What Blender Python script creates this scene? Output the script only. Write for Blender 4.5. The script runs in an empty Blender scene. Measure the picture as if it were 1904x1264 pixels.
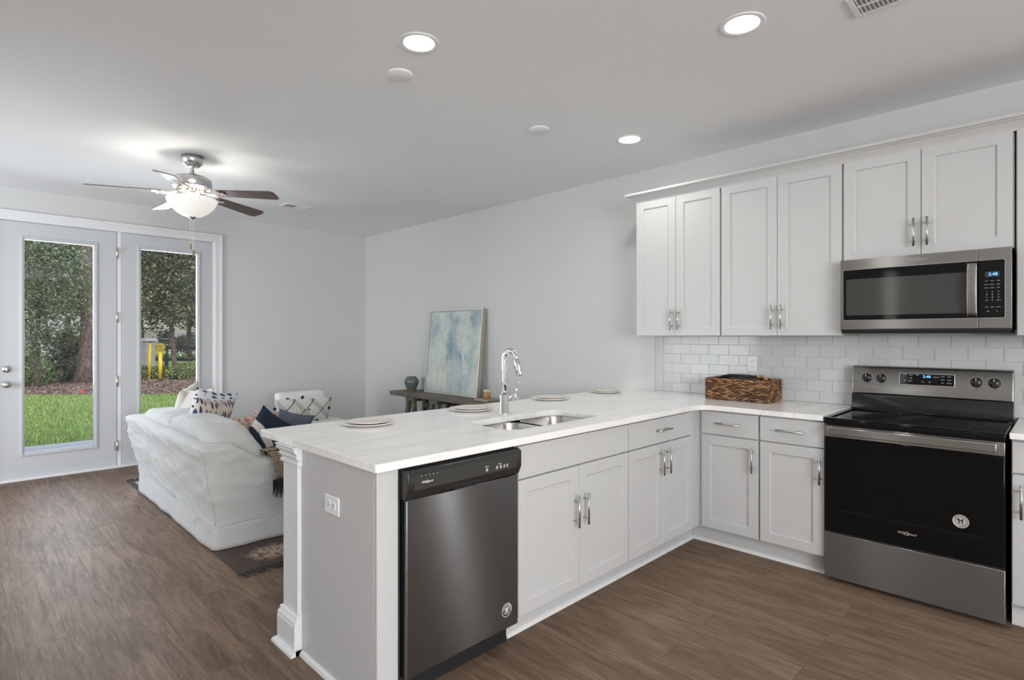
import bpy, bmesh, math, random
from mathutils import Vector, Matrix, noise
random.seed(7)
PI = math.pi
R = math.radians
scene = bpy.context.scene
COL = scene.collection

# ------------------------------------------------------------------ camera
cd = bpy.data.cameras.new('camera')
cam = bpy.data.objects.new('camera', cd)
COL.objects.link(cam)
cam.location = (-4.106, 0.0, 1.359)
cam.rotation_euler = (R(90), 0, R(-44.93))
cd.sensor_width = 36.0
cd.sensor_fit = 'HORIZONTAL'
cd.lens = 1036.0 / 1904.0 * 36.0
cd.shift_x = (952 - 947.3) / 1904.0
cd.shift_y = -(632 - 625.1) / 1904.0
cd.clip_start = 0.05
cd.clip_end = 300
scene.camera = cam

# ------------------------------------------------------------------ sky, sun, exposure
world = bpy.data.worlds.new('sky')
scene.world = world
world.use_nodes = True
wn = world.node_tree.nodes
wl = world.node_tree.links
bg = wn['Background']
sky = wn.new('ShaderNodeTexSky')
sky.sky_type = 'NISHITA'
sky.sun_disc = False
sky.sun_elevation = R(42)
sky.sun_rotation = R(200)
sky.dust_density = 2.5
wl.new(sky.outputs['Color'], bg.inputs['Color'])
bg.inputs['Strength'].default_value = 0.26

def area(name, loc, rot, sx, sy, power, col=(1, 1, 1), shape='RECTANGLE', spread=180):
    d = bpy.data.lights.new(name, 'AREA')
    d.shape = shape
    d.size = sx
    if shape in ('RECTANGLE', 'ELLIPSE'):
        d.size_y = sy
    d.energy = power
    d.color = col
    d.spread = R(spread)
    o = bpy.data.objects.new(name, d)
    o.location = loc
    o.rotation_euler = rot
    COL.objects.link(o)
    return o

sd = bpy.data.lights.new('sun', 'SUN')
sd.energy = 1.3
sd.angle = R(12)
sd.color = (1.0, 0.96, 0.90)
so = bpy.data.objects.new('sun', sd)
so.rotation_euler = (R(42), 0, R(35))
COL.objects.link(so)

# patio door daylight; the other lamps are added fill and reflection strips
area('daylight_patio_doors', (-2.9, 7.45, 1.75), (R(-72), 0, 0), 1.9, 1.9, 88, (0.90, 0.95, 1.0), spread=150)
area('added_fill_rear', (-4.95, -3.85, 1.65), (R(112), 0, 0), 3.2, 1.4, 240, (0.97, 0.985, 1.0))  # added fill behind the camera, tilted up to brighten the ceiling
area('added_fill_left', (-6.80, 5.25, 1.40), (0, R(-93), R(24)), 1.9, 2.6, 68, (0.88, 0.94, 1.0), spread=125)  # added fill out of view, turned to brighten the far corner
area('added_strip_left', (-6.84, 1.92, 1.40), (0, R(-90), 0), 1.9, 0.14, 1.6, (1.0, 0.97, 0.93))  # added strip lamp for a bright patch on the microwave steel
area('added_strip_right', (-0.02, -1.95, 0.50), (0, R(90), 0), 0.80, 0.11, 8, (1.0, 0.98, 0.95))  # added low strip lamp that puts the bright band on the dishwasher

scene.view_settings.view_transform = 'Standard'
scene.view_settings.look = 'None'
scene.view_settings.gamma = 1
scene.view_settings.use_curve_mapping = False
scene.view_settings.exposure = 0.14
scene.cycles.use_denoising = True
scene.cycles.max_bounces = 8
scene.cycles.diffuse_bounces = 5
scene.cycles.glossy_bounces = 4
scene.cycles.transparent_max_bounces = 12
scene.cycles.sample_clamp_indirect = 6
scene.cycles.caustics_reflective = False
scene.cycles.caustics_refractive = False

# ------------------------------------------------------------------ materials
def mat(name, col=(0.8, 0.8, 0.8), rough=0.5, metal=0.0, spec=None, emit=None, estr=1.0, coat=0.0):
    m = bpy.data.materials.new(name)
    m.use_nodes = True
    b = m.node_tree.nodes['Principled BSDF']
    b.inputs['Base Color'].default_value = (*col, 1)
    b.inputs['Roughness'].default_value = rough
    b.inputs['Metallic'].default_value = metal
    if spec is not None:
        b.inputs['Specular IOR Level'].default_value = spec
    if coat:
        b.inputs['Coat Weight'].default_value = coat
        b.inputs['Coat Roughness'].default_value = 0.05
    if emit:
        b.inputs['Emission Color'].default_value = (*emit, 1)
        b.inputs['Emission Strength'].default_value = estr
    return m

def N(m, t, **kw):
    n = m.node_tree.nodes.new(t)
    for k, v in kw.items():
        setattr(n, k, v)
    return n

def L(m, a, b):
    m.node_tree.links.new(a, b)

def B(m):
    return m.node_tree.nodes['Principled BSDF']

def coords(m, scale=(1, 1, 1), rot=(0, 0, 0), kind='Object', loc=(0, 0, 0)):
    tc = N(m, 'ShaderNodeTexCoord')
    mp = N(m, 'ShaderNodeMapping')
    mp.inputs['Scale'].default_value = scale
    mp.inputs['Rotation'].default_value = rot
    mp.inputs['Location'].default_value = loc
    L(m, tc.outputs[kind], mp.inputs['Vector'])
    return mp.outputs['Vector']

def ramp(m, fac, stops, interp='LINEAR'):
    r = N(m, 'ShaderNodeValToRGB')
    r.color_ramp.interpolation = interp
    el = r.color_ramp.elements
    while len(el) < len(stops):
        el.new(0.5)
    for e, (p, c) in zip(el, stops):
        e.position = p
        e.color = (*c, 1) if len(c) == 3 else c
    L(m, fac, r.inputs['Fac'])
    return r.outputs['Color']

def noi(m, vec, scale, detail=3, rough=0.5, dist=0.0):
    n = N(m, 'ShaderNodeTexNoise')
    n.inputs['Scale'].default_value = scale
    n.inputs['Detail'].default_value = detail
    n.inputs['Roughness'].default_value = rough
    n.inputs['Distortion'].default_value = dist
    L(m, vec, n.inputs['Vector'])
    return n.outputs['Fac']

def bump(m, h, strength=0.2, dist=0.01):
    b = N(m, 'ShaderNodeBump')
    b.inputs['Strength'].default_value = strength
    b.inputs['Distance'].default_value = dist
    L(m, h, b.inputs['Height'])
    L(m, b.outputs['Normal'], B(m).inputs['Normal'])
    return b

def math_(m, op, a, b=None):
    n = N(m, 'ShaderNodeMath', operation=op)
    for i, v in enumerate((a, b)):
        if v is None:
            continue
        if isinstance(v, (int, float)):
            n.inputs[i].default_value = v
        else:
            L(m, v, n.inputs[i])
    return n.outputs[0]

def mix(m, fac, a, b, mode='MIX'):
    n = N(m, 'ShaderNodeMix', data_type='RGBA', blend_type=mode)
    for s, v in ((n.inputs[0], fac), (n.inputs[6], a), (n.inputs[7], b)):
        if isinstance(v, (int, float)):
            s.default_value = v
        elif isinstance(v, tuple):
            s.default_value = (*v, 1)
        else:
            L(m, v, s)
    return n.outputs[2]

M = {}
M['wall'] = mat('wall_paint', (0.61, 0.612, 0.605), 0.85)
M['wall_back'] = M['wall']
bump(M['wall'], noi(M['wall'], coords(M['wall'], (220, 220, 220)), 1.0, 2), 0.05, 0.002)
M['ceiling'] = mat('ceiling_paint', (0.87, 0.88, 0.89), 0.9)
M['trim'] = mat('trim_paint', (0.74, 0.745, 0.75), 0.35)
M['door'] = mat('door_paint', (0.52, 0.53, 0.545), 0.4)
M['cab'] = mat('cabinet_paint', (0.56, 0.56, 0.56), 0.38)
M['cabin'] = mat('cabinet_interior_shadow_gap', (0.35, 0.35, 0.35), 0.6)
M['black'] = mat('black_plastic', (0.012, 0.012, 0.013), 0.35)
M['blackgloss'] = mat('black_glass', (0.004, 0.004, 0.005), 0.05, spec=0.28)
M['dwblack'] = mat('dark_control_panel', (0.022, 0.021, 0.020), 0.28)
M['rubber'] = mat('dark_toe_kick', (0.01, 0.01, 0.01), 0.7)
M['chrome'] = mat('polished_chrome', (0.82, 0.83, 0.84), 0.05, 1.0)
M['nickel'] = mat('brushed_nickel', (0.62, 0.61, 0.59), 0.28, 1.0)
M['nickeld'] = mat('satin_nickel_pull', (0.55, 0.545, 0.53), 0.32, 1.0)
M['white'] = mat('white_plastic', (0.82, 0.82, 0.82), 0.4)
M['letter'] = mat('white_print', (0.8, 0.8, 0.8), 0.5)
M['greyprint'] = mat('grey_print', (0.42, 0.42, 0.42), 0.5)
M['blue'] = mat('blue_display_digits', (0.1, 0.4, 0.9), 0.5, emit=(0.18, 0.50, 1.0), estr=1.6)
M['lens'] = mat('lit_lamp_lens', (1, 1, 1), 0.5, emit=(1.0, 0.97, 0.93), estr=14)
M['cavity'] = mat('screen_grey', (0.05, 0.05, 0.047), 0.08)
M['plate'] = mat('glazed_cream_plate', (0.74, 0.72, 0.69), 0.25)
M['plate2'] = mat('glazed_blush_plate', (0.70, 0.64, 0.60), 0.28)

ANI = 0.0
def steel(name, col, rough, tangent, aniso=0.75, gs=(1, 1, 1), grain=0.0):
    m = mat(name, col, rough, 1.0)
    b = B(m)
    b.inputs['Anisotropic'].default_value = aniso
    b.inputs['Anisotropic Rotation'].default_value = ANI
    c = N(m, 'ShaderNodeCombineXYZ')
    for i in range(3):
        c.inputs[i].default_value = tangent[i]
    L(m, c.outputs[0], b.inputs['Tangent'])
    f = noi(m, coords(m, gs), 1.0, 2)
    L(m, ramp(m, f, [(0.3, tuple(x * 0.93 for x in col)), (0.7, tuple(min(1, x * 1.05) for x in col))]), b.inputs['Base Color'])
    if grain:
        bump(m, noi(m, coords(m, (0.6, 0.6, 900)), 1.0, 1), grain, 0.0005)
    return m
# grain runs sideways, so reflections smear up and down
M['steel_x'] = steel('brushed_stainless_front', (0.235, 0.242, 0.250), 0.26, (0, 0, 1), 1.0, (6, 6, 500))
M['steel_y'] = steel('brushed_stainless_panel', (0.42, 0.415, 0.405), 0.26, (0, 0, 1), 0.95, (6, 6, 500))
M['steel_dr'] = steel('brushed_stainless_drawer', (0.34, 0.35, 0.36), 0.27, (0, 0, 1), 1.0, (6, 6, 500))
M['sink'] = steel('stainless_sink', (0.58, 0.565, 0.55), 0.22, (0, 0, 1), 0.6, (40, 40, 40))

def floor_mat():
    m = mat('wood_plank_floor', (0.2, 0.14, 0.1), 0.42, spec=0.13)
    v = coords(m)
    sp = N(m, 'ShaderNodeSeparateXYZ')
    L(m, v, sp.inputs[0])
    cb = N(m, 'ShaderNodeCombineXYZ')
    L(m, sp.outputs['Y'], cb.inputs['X'])
    L(m, sp.outputs['X'], cb.inputs['Y'])
    br = N(m, 'ShaderNodeTexBrick')
    br.offset = 0.37
    br.inputs['Scale'].default_value = 1.0
    br.inputs['Brick Width'].default_value = 1.22
    br.inputs['Row Height'].default_value = 0.178
    br.inputs['Mortar Size'].default_value = 0.0012
    br.inputs['Mortar Smooth'].default_value = 0.2
    br.inputs['Bias'].default_value = 0.0
    br.inputs['Color1'].default_value = (0, 0, 0, 1)
    br.inputs['Color2'].default_value = (1, 1, 1, 1)
    br.inputs['Mortar'].default_value = (0.5, 0.5, 0.5, 1)
    L(m, cb.outputs[0], br.inputs['Vector'])
    # shift the grain for every plank
    sc = N(m, 'ShaderNodeVectorMath', operation='MULTIPLY_ADD')
    L(m, br.outputs['Color'], sc.inputs[0])
    sc.inputs[1].default_value = (7.3, 3.1, 5.7)
    L(m, v, sc.inputs[2])
    def mp(scale):
        q = N(m, 'ShaderNodeMapping')
        q.inputs['Scale'].default_value = scale
        L(m, sc.outputs[0], q.inputs['Vector'])
        return q.outputs[0]
    g1 = noi(m, mp((30, 2.6, 1)), 1.0, 7, 0.66, 1.1)
    g2 = noi(m, mp((170, 9.0, 1)), 1.0, 4, 0.65, 0.8)
    g3 = noi(m, mp((5, 1.1, 1)), 1.0, 3, 0.5, 1.2)
    c1 = ramp(m, g1, [(0.26, (0.076, 0.048, 0.032)), (0.46, (0.170, 0.113, 0.077)), (0.74, (0.285, 0.205, 0.150))])
    c2 = mix(m, 0.38, c1, ramp(m, g2, [(0.3, (0.070, 0.045, 0.033)), (0.7, (0.32, 0.235, 0.180))]))
    c3 = mix(m, 0.9, c2, ramp(m, g3, [(0.3, (0.72, 0.70, 0.67)), (0.7, (1.20, 1.18, 1.14))]), 'MULTIPLY')
    c4 = mix(m, 1.0, c3, ramp(m, br.outputs['Color'], [(0, (0.95, 0.945, 0.94)), (1, (1.05, 1.05, 1.05))]), 'MULTIPLY')
    c5 = mix(m, math_(m, 'MULTIPLY', br.outputs['Fac'], 0.55), c4, (0.06, 0.04, 0.03))
    L(m, c5, B(m).inputs['Base Color'])
    L(m, ramp(m, g1, [(0.3, (0.56,) * 3), (0.7, (0.46,) * 3)]), B(m).inputs['Roughness'])
    h = math_(m, 'SUBTRACT', math_(m, 'MULTIPLY', g2, 0.25), br.outputs['Fac'])
    bump(m, h, 0.25, 0.002)
    return m
M['floor'] = floor_mat()

def quartz():
    m = mat('veined_white_quartz', (0.75, 0.74, 0.72), 0.14)
    f = noi(m, coords(m, (1.3, 6.5, 5), (0, 0, R(6))), 1.6, 7, 0.62, 0.9)
    g = noi(m, coords(m, (4, 26, 20), (0, 0, R(6))), 1.0, 4, 0.6, 0.6)
    c = ramp(m, f, [(0.33, (0.72, 0.72, 0.715)), (0.45, (0.86, 0.855, 0.84)), (0.62, (0.92, 0.91, 0.885))])
    c = mix(m, 0.25, c, ramp(m, g, [(0.35, (0.76, 0.76, 0.75)), (0.6, (0.90, 0.90, 0.88))]))
    L(m, c, B(m).inputs['Base Color'])
    return m
M['quartz'] = quartz()

def tile_mat():
    m = mat('glazed_white_tile', (0.60, 0.605, 0.61), 0.10)
    n = N(m, 'ShaderNodeNewGeometry')
    L(m, ramp(m, n.outputs['Random Per Island'], [(0, (0.55, 0.555, 0.56)), (1, (0.60, 0.605, 0.61))]), B(m).inputs['Base Color'])
    return m
M['tile'] = tile_mat()
M['grout'] = mat('white_grout', (0.60, 0.60, 0.59), 0.9)

def fabric(name, col, col2=None, scale=260, bs=0.25, rough=0.95):
    m = mat(name, col, rough)
    v = coords(m)
    f = noi(m, v, scale, 2)
    col2 = col2 or tuple(c * 0.86 for c in col)
    L(m, ramp(m, f, [(0.35, col2), (0.65, col)]), B(m).inputs['Base Color'])
    bump(m, f, bs, 0.003)
    B(m).inputs['Sheen Weight'].default_value = 0.15
    return m
M['sofa'] = fabric('white_slipcover_cotton', (0.54, 0.54, 0.532))
M['cream'] = fabric('cream_linen', (0.66, 0.62, 0.56))
M['chairw'] = fabric('white_upholstery', (0.82, 0.82, 0.80))

def ikat(name, base, dark, sx, sy, thr=0.5, dist=1.5, kx=1.0):
    m = mat(name, base, 0.95)
    v = coords(m, kind='UV')
    w = N(m, 'ShaderNodeMapping')
    w.inputs['Scale'].default_value = (sx, sy, 1)
    L(m, v, w.inputs['Vector'])
    nz = N(m, 'ShaderNodeTexNoise')
    nz.inputs['Scale'].default_value = 1.3
    L(m, w.outputs[0], nz.inputs['Vector'])
    ad = N(m, 'ShaderNodeVectorMath', operation='MULTIPLY_ADD')
    L(m, nz.outputs['Color'], ad.inputs[0])
    ad.inputs[1].default_value = (dist * 0.35, dist * 0.7, 0)
    L(m, w.outputs[0], ad.inputs[2])
    br = N(m, 'ShaderNodeTexVoronoi')
    br.inputs['Scale'].default_value = 1.0
    br.inputs['Randomness'].default_value = 0.35
    L(m, ad.outputs[0], br.inputs['Vector'])
    L(m, ramp(m, br.outputs['Distance'], [(thr - 0.05, dark), (thr + 0.03, base)]), B(m).inputs['Base Color'])
    return m
M['ikat_tan'] = ikat('navy_dashes_on_tan', (0.60, 0.53, 0.46), (0.025, 0.04, 0.10), 13, 5, 0.36)
M['ikat_white'] = ikat('navy_stripes_on_white', (0.66, 0.68, 0.70), (0.03, 0.05, 0.13), 5, 16, 0.34)
M['ikat_rust'] = ikat('rust_flecks_on_cream', (0.62, 0.52, 0.44), (0.42, 0.20, 0.13), 7, 15, 0.40)

def blocks(name, dark, light, rot, pos, wid, kind=0):
    """indigo cloth with one curved pale band"""
    m = mat(name, dark, 0.95)
    v = coords(m, kind='UV', rot=(0, 0, rot))
    nz = noi(m, v, 3.0, 2)
    sp = N(m, 'ShaderNodeSeparateXYZ')
    L(m, v, sp.inputs[0])
    a = math_(m, 'MULTIPLY', sp.outputs['X'], sp.outputs['X'])
    t = math_(m, 'ADD', math_(m, 'ADD', sp.outputs['Y'], math_(m, 'MULTIPLY', a, 0.35)), math_(m, 'MULTIPLY', nz, 0.12))
    w = noi(m, coords(m, (60, 8, 1), kind='UV'), 1.0, 3)
    dk = mix(m, w, dark, tuple(c * 2.0 for c in dark))
    c = ramp(m, t, [(0, (0, 0, 0)), (pos, (0, 0, 0)), (pos + 0.015, (1, 1, 1)), (pos + wid, (1, 1, 1)), (pos + wid + 0.015, (0, 0, 0))])
    L(m, mix(m, c, dk, light), B(m).inputs['Base Color'])
    return m
M['indigo'] = blocks('indigo_pillow_cloth', (0.005, 0.010, 0.023), (0.52, 0.50, 0.46), R(25), 0.62, 0.13)
M['slate'] = blocks('slate_pillow_cloth', (0.055, 0.065, 0.085), (0.50, 0.47, 0.43), R(-20), 0.10, 0.36)

def throw_mat():
    m = mat('woven_tan_throw', (0.36, 0.29, 0.2), 0.95)
    v = coords(m, (1, 1, 1))
    w = N(m, 'ShaderNodeTexWave', wave_type='BANDS', bands_direction='Z')
    w.inputs['Scale'].default_value = 28
    w.inputs['Distortion'].default_value = 2.5
    w.inputs['Detail Scale'].default_value = 6
    L(m, v, w.inputs['Vector'])
    w2 = N(m, 'ShaderNodeTexWave', wave_type='BANDS', bands_direction='X')
    w2.inputs['Scale'].default_value = 40
    w2.inputs['Distortion'].default_value = 1.0
    L(m, v, w2.inputs['Vector'])
    f = math_(m, 'MULTIPLY', w.outputs['Fac'], w2.outputs['Fac'])
    L(m, ramp(m, f, [(0.04, (0.03, 0.022, 0.016)), (0.25, (0.40, 0.31, 0.21)), (0.9, (0.60, 0.50, 0.37))]), B(m).inputs['Base Color'])
    bump(m, f, 0.6, 0.005)
    return m
M['throw'] = throw_mat()
M['fringe'] = mat('black_yarn', (0.01, 0.01, 0.01), 0.9)

def rug_mat():
    m = mat('brown_kilim', (0.07, 0.05, 0.04), 0.95)
    v = coords(m)
    w = noi(m, coords(m, (25, 160, 1)), 1.0, 3)
    base = ramp(m, w, [(0.3, (0.035, 0.024, 0.019)), (0.7, (0.095, 0.068, 0.052))])
    # pale worn lozenges
    vo = N(m, 'ShaderNodeTexVoronoi', feature='F1')
    vo.inputs['Scale'].default_value = 1.0
    vo.inputs['Randomness'].default_value = 0.0
    mp = N(m, 'ShaderNodeMapping')
    mp.inputs['Scale'].default_value = (1 / 0.62, 1 / 0.50, 1)
    mp.inputs['Location'].default_value = (0.129, 0.5, 0)
    L(m, v, mp.inputs['Vector'])
    L(m, mp.outputs[0], vo.inputs['Vector'])
    nz = noi(m, coords(m, (30, 14, 1)), 1.0, 3)
    d = math_(m, 'ADD', vo.outputs['Distance'], math_(m, 'MULTIPLY', math_(m, 'SUBTRACT', nz, 0.5), 0.5))
    f = ramp(m, d, [(0.20, (1, 1, 1)), (0.26, (0, 0, 0))])
    pale = ramp(m, nz, [(0.4, (0.13, 0.085, 0.06)), (0.55, (0.36, 0.28, 0.21))])
    L(m, mix(m, f, base, pale), B(m).inputs['Base Color'])
    bump(m, w, 0.4, 0.004)
    return m
M['rug'] = rug_mat()
M['rugfringe'] = mat('dark_wool_fringe', (0.055, 0.04, 0.03), 0.95)
M['rugblue'] = fabric('faded_blue_rug_field', (0.33, 0.38, 0.44))

def wood(name, a, b, scale=(2, 30, 30), rough=0.6):
    m = mat(name, a, rough)
    f = noi(m, coords(m, scale), 1.0, 5, 0.6, 0.8)
    L(m, ramp(m, f, [(0.3, a), (0.7, b)]), B(m).inputs['Base Color'])
    bump(m, f, 0.15, 0.003)
    return m
M['greywood'] = wood('weathered_grey_brown_wood', (0.090, 0.078, 0.060), (0.20, 0.18, 0.145), (30, 2.5, 30))
M['traywood'] = wood('pale_wood', (0.28, 0.23, 0.17), (0.42, 0.36, 0.28), (30, 3, 30))
M['blade'] = wood('dark_walnut_blade', (0.055, 0.030, 0.024), (0.13, 0.078, 0.062), (8, 8, 8), 0.35)
M['fob'] = mat('wooden_pull_fob', (0.30, 0.22, 0.15), 0.5)
M['jar'] = mat('grey_green_glaze', (0.115, 0.145, 0.125), 0.22)
M['clay'] = mat('bare_clay', (0.23, 0.13, 0.085), 0.8)
M['amber'] = mat('amber_candle_glass', (0.42, 0.22, 0.07), 0.15)
M['cream_lid'] = mat('pale_candle_rim', (0.62, 0.55, 0.45), 0.4)
M['frame'] = mat('champagne_frame', (0.45, 0.40, 0.34), 0.35, 0.5)
M['frameedge'] = mat('silver_frame_lip', (0.72, 0.71, 0.68), 0.35, 0.3)

def paint_mat():
    m = mat('abstract_canvas', (0.4, 0.5, 0.5), 0.7)
    v = coords(m)
    a = noi(m, coords(m, (1, 3.6, 2.8), loc=(0, 0.4, 0.2)), 1.0, 3, 0.55, 0.4)
    b = noi(m, coords(m, (1, 5.0, 3.4), loc=(0, 5.4, 1.2)), 1.0, 3, 0.5, 0.5)
    s = noi(m, coords(m, (1, 55, 3.5)), 1.0, 3, 0.6)
    h = noi(m, coords(m, (1, 6, 70)), 1.0, 2, 0.6)
    c = ramp(m, a, [(0.27, (0.19, 0.27, 0.32)), (0.40, (0.36, 0.445, 0.47)), (0.50, (0.51, 0.57, 0.55)), (0.64, (0.65, 0.665, 0.60))])
    c = mix(m, ramp(m, b, [(0.50, (0, 0, 0)), (0.66, (0.9, 0.9, 0.9))]), c, (0.62, 0.66, 0.62))
    st = ramp(m, s, [(0.35, (0.82, 0.84, 0.86)), (0.65, (1.10, 1.10, 1.08))])
    c = mix(m, 0.8, c, st, 'MULTIPLY')
    c = mix(m, 0.5, c, ramp(m, h, [(0.35, (0.85, 0.87, 0.9)), (0.65, (1.08, 1.08, 1.06))]), 'MULTIPLY')
    L(m, c, B(m).inputs['Base Color'])
    return m
M['canvas'] = paint_mat()

def basket_mat():
    m = mat('woven_seagrass', (0.2, 0.1, 0.05), 0.65)
    n = N(m, 'ShaderNodeNewGeometry')
    f = noi(m, coords(m, (60, 60, 90)), 1.0, 3, 0.7)
    a = math_(m, 'ADD', math_(m, 'MULTIPLY', n.outputs['Random Per Island'], 0.45), math_(m, 'MULTIPLY', f, 0.62))
    L(m, ramp(m, a, [(0.22, (0.028, 0.013, 0.008)), (0.45, (0.125, 0.055, 0.027)), (0.66, (0.30, 0.155, 0.065)), (0.85, (0.48, 0.29, 0.13))]), B(m).inputs['Base Color'])
    return m
M['basket'] = basket_mat()
M['uthandle'] = mat('black_utensil_handle', (0.012, 0.012, 0.012), 0.25)
M['utend'] = mat('golden_wood_end', (0.42, 0.22, 0.055), 0.5)
M['pinkcloth'] = fabric('rose_cloth', (0.40, 0.16, 0.15))

def leafmat(name, stops, rough=0.45):
    m = mat(name, stops[0][1], rough)
    n = N(m, 'ShaderNodeNewGeometry')
    L(m, ramp(m, n.outputs['Random Per Island'], stops), B(m).inputs['Base Color'])
    B(m).inputs['Specular IOR Level'].default_value = 0.6
    return m
M['leaf_holly'] = leafmat('bluish_green_leaves', [(0, (0.030, 0.060, 0.030)), (0.4, (0.075, 0.130, 0.070)), (0.75, (0.150, 0.215, 0.120)), (0.93, (0.27, 0.31, 0.20)), (1, (0.42, 0.42, 0.08))])
M['leaf_magnolia'] = leafmat('magnolia_leaves', [(0, (0.022, 0.040, 0.020)), (0.4, (0.065, 0.095, 0.055)), (0.7, (0.15, 0.17, 0.10)), (0.9, (0.30, 0.31, 0.18)), (1, (0.26, 0.13, 0.06))], 0.3)
M['leaf_far'] = leafmat('distant_leaves', [(0, (0.035, 0.055, 0.030)), (0.5, (0.09, 0.125, 0.065)), (1, (0.22, 0.25, 0.14))])
M['leaf_low'] = leafmat('low_plant_leaves', [(0, (0.04, 0.08, 0.03)), (0.5, (0.13, 0.20, 0.07)), (0.9, (0.32, 0.36, 0.10)), (1, (0.5, 0.5, 0.12))])
M['litter'] = leafmat('dry_fallen_leaves', [(0, (0.10, 0.06, 0.04)), (0.5, (0.24, 0.16, 0.11)), (1, (0.42, 0.33, 0.24))])

def bark(name, a, b):
    m = mat(name, a, 0.9)
    f = noi(m, coords(m, (16, 16, 5)), 1.0, 5, 0.65, 0.8)
    L(m, ramp(m, f, [(0.35, a), (0.62, b)]), B(m).inputs['Base Color'])
    bump(m, f, 1.0, 0.05)
    return m
M['pinebark'] = bark('pine_bark', (0.065, 0.045, 0.038), (0.24, 0.19, 0.17))
M['bark'] = bark('grey_bark', (0.05, 0.042, 0.034), (0.16, 0.14, 0.11))

def ground_mat():
    m = mat('lawn_and_leaf_mulch', (0.2, 0.3, 0.1), 0.95)
    v = coords(m)
    sp = N(m, 'ShaderNodeSeparateXYZ')
    L(m, v, sp.inputs[0])
    # distance from the house along its garden axis
    e = noi(m, v, 0.8, 3)
    d = math_(m, 'ADD', math_(m, 'ADD', math_(m, 'MULTIPLY', sp.outputs['X'], 0.30), sp.outputs['Y']), math_(m, 'MULTIPLY', e, 1.0))
    g = noi(m, coords(m, (9, 9, 9)), 1.0, 5, 0.75)
    g2 = noi(m, coords(m, (0.9, 0.9, 0.9)), 1.0, 3)
    grass = ramp(m, g, [(0.30, (0.075, 0.135, 0.032)), (0.5, (0.175, 0.275, 0.070)), (0.70, (0.34, 0.44, 0.15))])
    grass = mix(m, 0.7, grass, ramp(m, g2, [(0.35, (0.75, 0.80, 0.72)), (0.65, (1.15, 1.1, 1.0))]), 'MULTIPLY')
    mulch = ramp(m, g, [(0.30, (0.10, 0.065, 0.045)), (0.5, (0.22, 0.155, 0.115)), (0.72, (0.40, 0.32, 0.26))])
    soil = ramp(m, g, [(0.3, (0.13, 0.09, 0.06)), (0.7, (0.27, 0.2, 0.14))])
    c = mix(m, ramp(m, math_(m, 'DIVIDE', d, 100), [(0.172, (0, 0, 0)), (0.175, (1, 1, 1))]), grass, mulch)
    c = mix(m, ramp(m, math_(m, 'DIVIDE', d, 100), [(0.275, (0, 0, 0)), (0.28, (1, 1, 1))]), c, grass)
    c = mix(m, ramp(m, math_(m, 'DIVIDE', sp.outputs['Y'], 100), [(0.0945, (0, 0, 0)), (0.0965, (1, 1, 1))]), soil, c)
    L(m, c, B(m).inputs['Base Color'])
    bump(m, g, 1.0, 0.06)
    return m
M['ground'] = ground_mat()
M['concrete'] = mat('pale_concrete', (0.66, 0.62, 0.56), 0.8)
M['road'] = mat('pale_road', (0.55, 0.55, 0.54), 0.9)
M['yellow'] = mat('yellow_paint', (0.72, 0.50, 0.035), 0.5)
M['yellowd'] = mat('olive_yellow_sign', (0.44, 0.38, 0.05), 0.5)
M['fence'] = mat('dark_fence_paint', (0.035, 0.033, 0.032), 0.7)
M['red'] = mat('red_flag', (0.8, 0.04, 0.03), 0.5)
M['siding'] = mat('white_siding', (0.80, 0.81, 0.82), 0.7)
M['roof'] = mat('grey_shingle_roof', (0.22, 0.21, 0.20), 0.9)
M['darkpane'] = mat('dark_house_window', (0.05, 0.06, 0.07), 0.2)

def brick_mat():
    m = mat('painted_pale_brick', (0.5, 0.5, 0.45), 0.85)
    v = coords(m, rot=(R(90), 0, 0))
    br = N(m, 'ShaderNodeTexBrick')
    br.inputs['Scale'].default_value = 1
    br.inputs['Brick Width'].default_value = 0.22
    br.inputs['Row Height'].default_value = 0.075
    br.inputs['Mortar Size'].default_value = 0.008
    br.inputs['Color1'].default_value = (0.50, 0.49, 0.43, 1)
    br.inputs['Color2'].default_value = (0.42, 0.42, 0.36, 1)
    br.inputs['Mortar'].default_value = (0.30, 0.30, 0.27, 1)
    L(m, v, br.inputs['Vector'])
    L(m, br.outputs['Color'], B(m).inputs['Base Color'])
    return m
M['brick'] = brick_mat()

def glass_mat():
    m = bpy.data.materials.new('clear_door_glass')
    m.use_nodes = True
    nt = m.node_tree
    for n in list(nt.nodes):
        nt.nodes.remove(n)
    o = nt.nodes.new('ShaderNodeOutputMaterial')
    t = nt.nodes.new('ShaderNodeBsdfTransparent')
    g = nt.nodes.new('ShaderNodeBsdfGlossy')
    g.inputs['Roughness'].default_value = 0.0
    f = nt.nodes.new('ShaderNodeFresnel')
    f.inputs['IOR'].default_value = 1.45
    x = nt.nodes.new('ShaderNodeMixShader')
    nt.links.new(f.outputs[0], x.inputs[0])
    nt.links.new(t.outputs[0], x.inputs[1])
    nt.links.new(g.outputs[0], x.inputs[2])
    nt.links.new(x.outputs[0], o.inputs[0])
    return m
M['glass'] = glass_mat()

def bowl_mat():
    m = mat('frosted_white_bowl', (0.55, 0.55, 0.54), 0.3, emit=(1.0, 0.96, 0.90), estr=0.52)
    return m
M['bowl'] = bowl_mat()

# ------------------------------------------------------------------ object helpers
def props(o, label=None, cat=None, group=None, kind=None):
    if label: o['label'] = label
    if cat: o['category'] = cat
    if group: o['group'] = group
    if kind: o['kind'] = kind
    return o

def thing(name, label, cat, loc=(0, 0, 0), rotz=0.0, group=None, rot=None):
    o = bpy.data.objects.new(name, None)
    o.empty_display_size = 0.1
    COL.objects.link(o)
    o.location = loc
    o.rotation_euler = rot if rot else (0, 0, rotz)
    props(o, label, cat, group)
    return o

def rootof(o):
    while o.parent:
        o = o.parent
    return o

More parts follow.
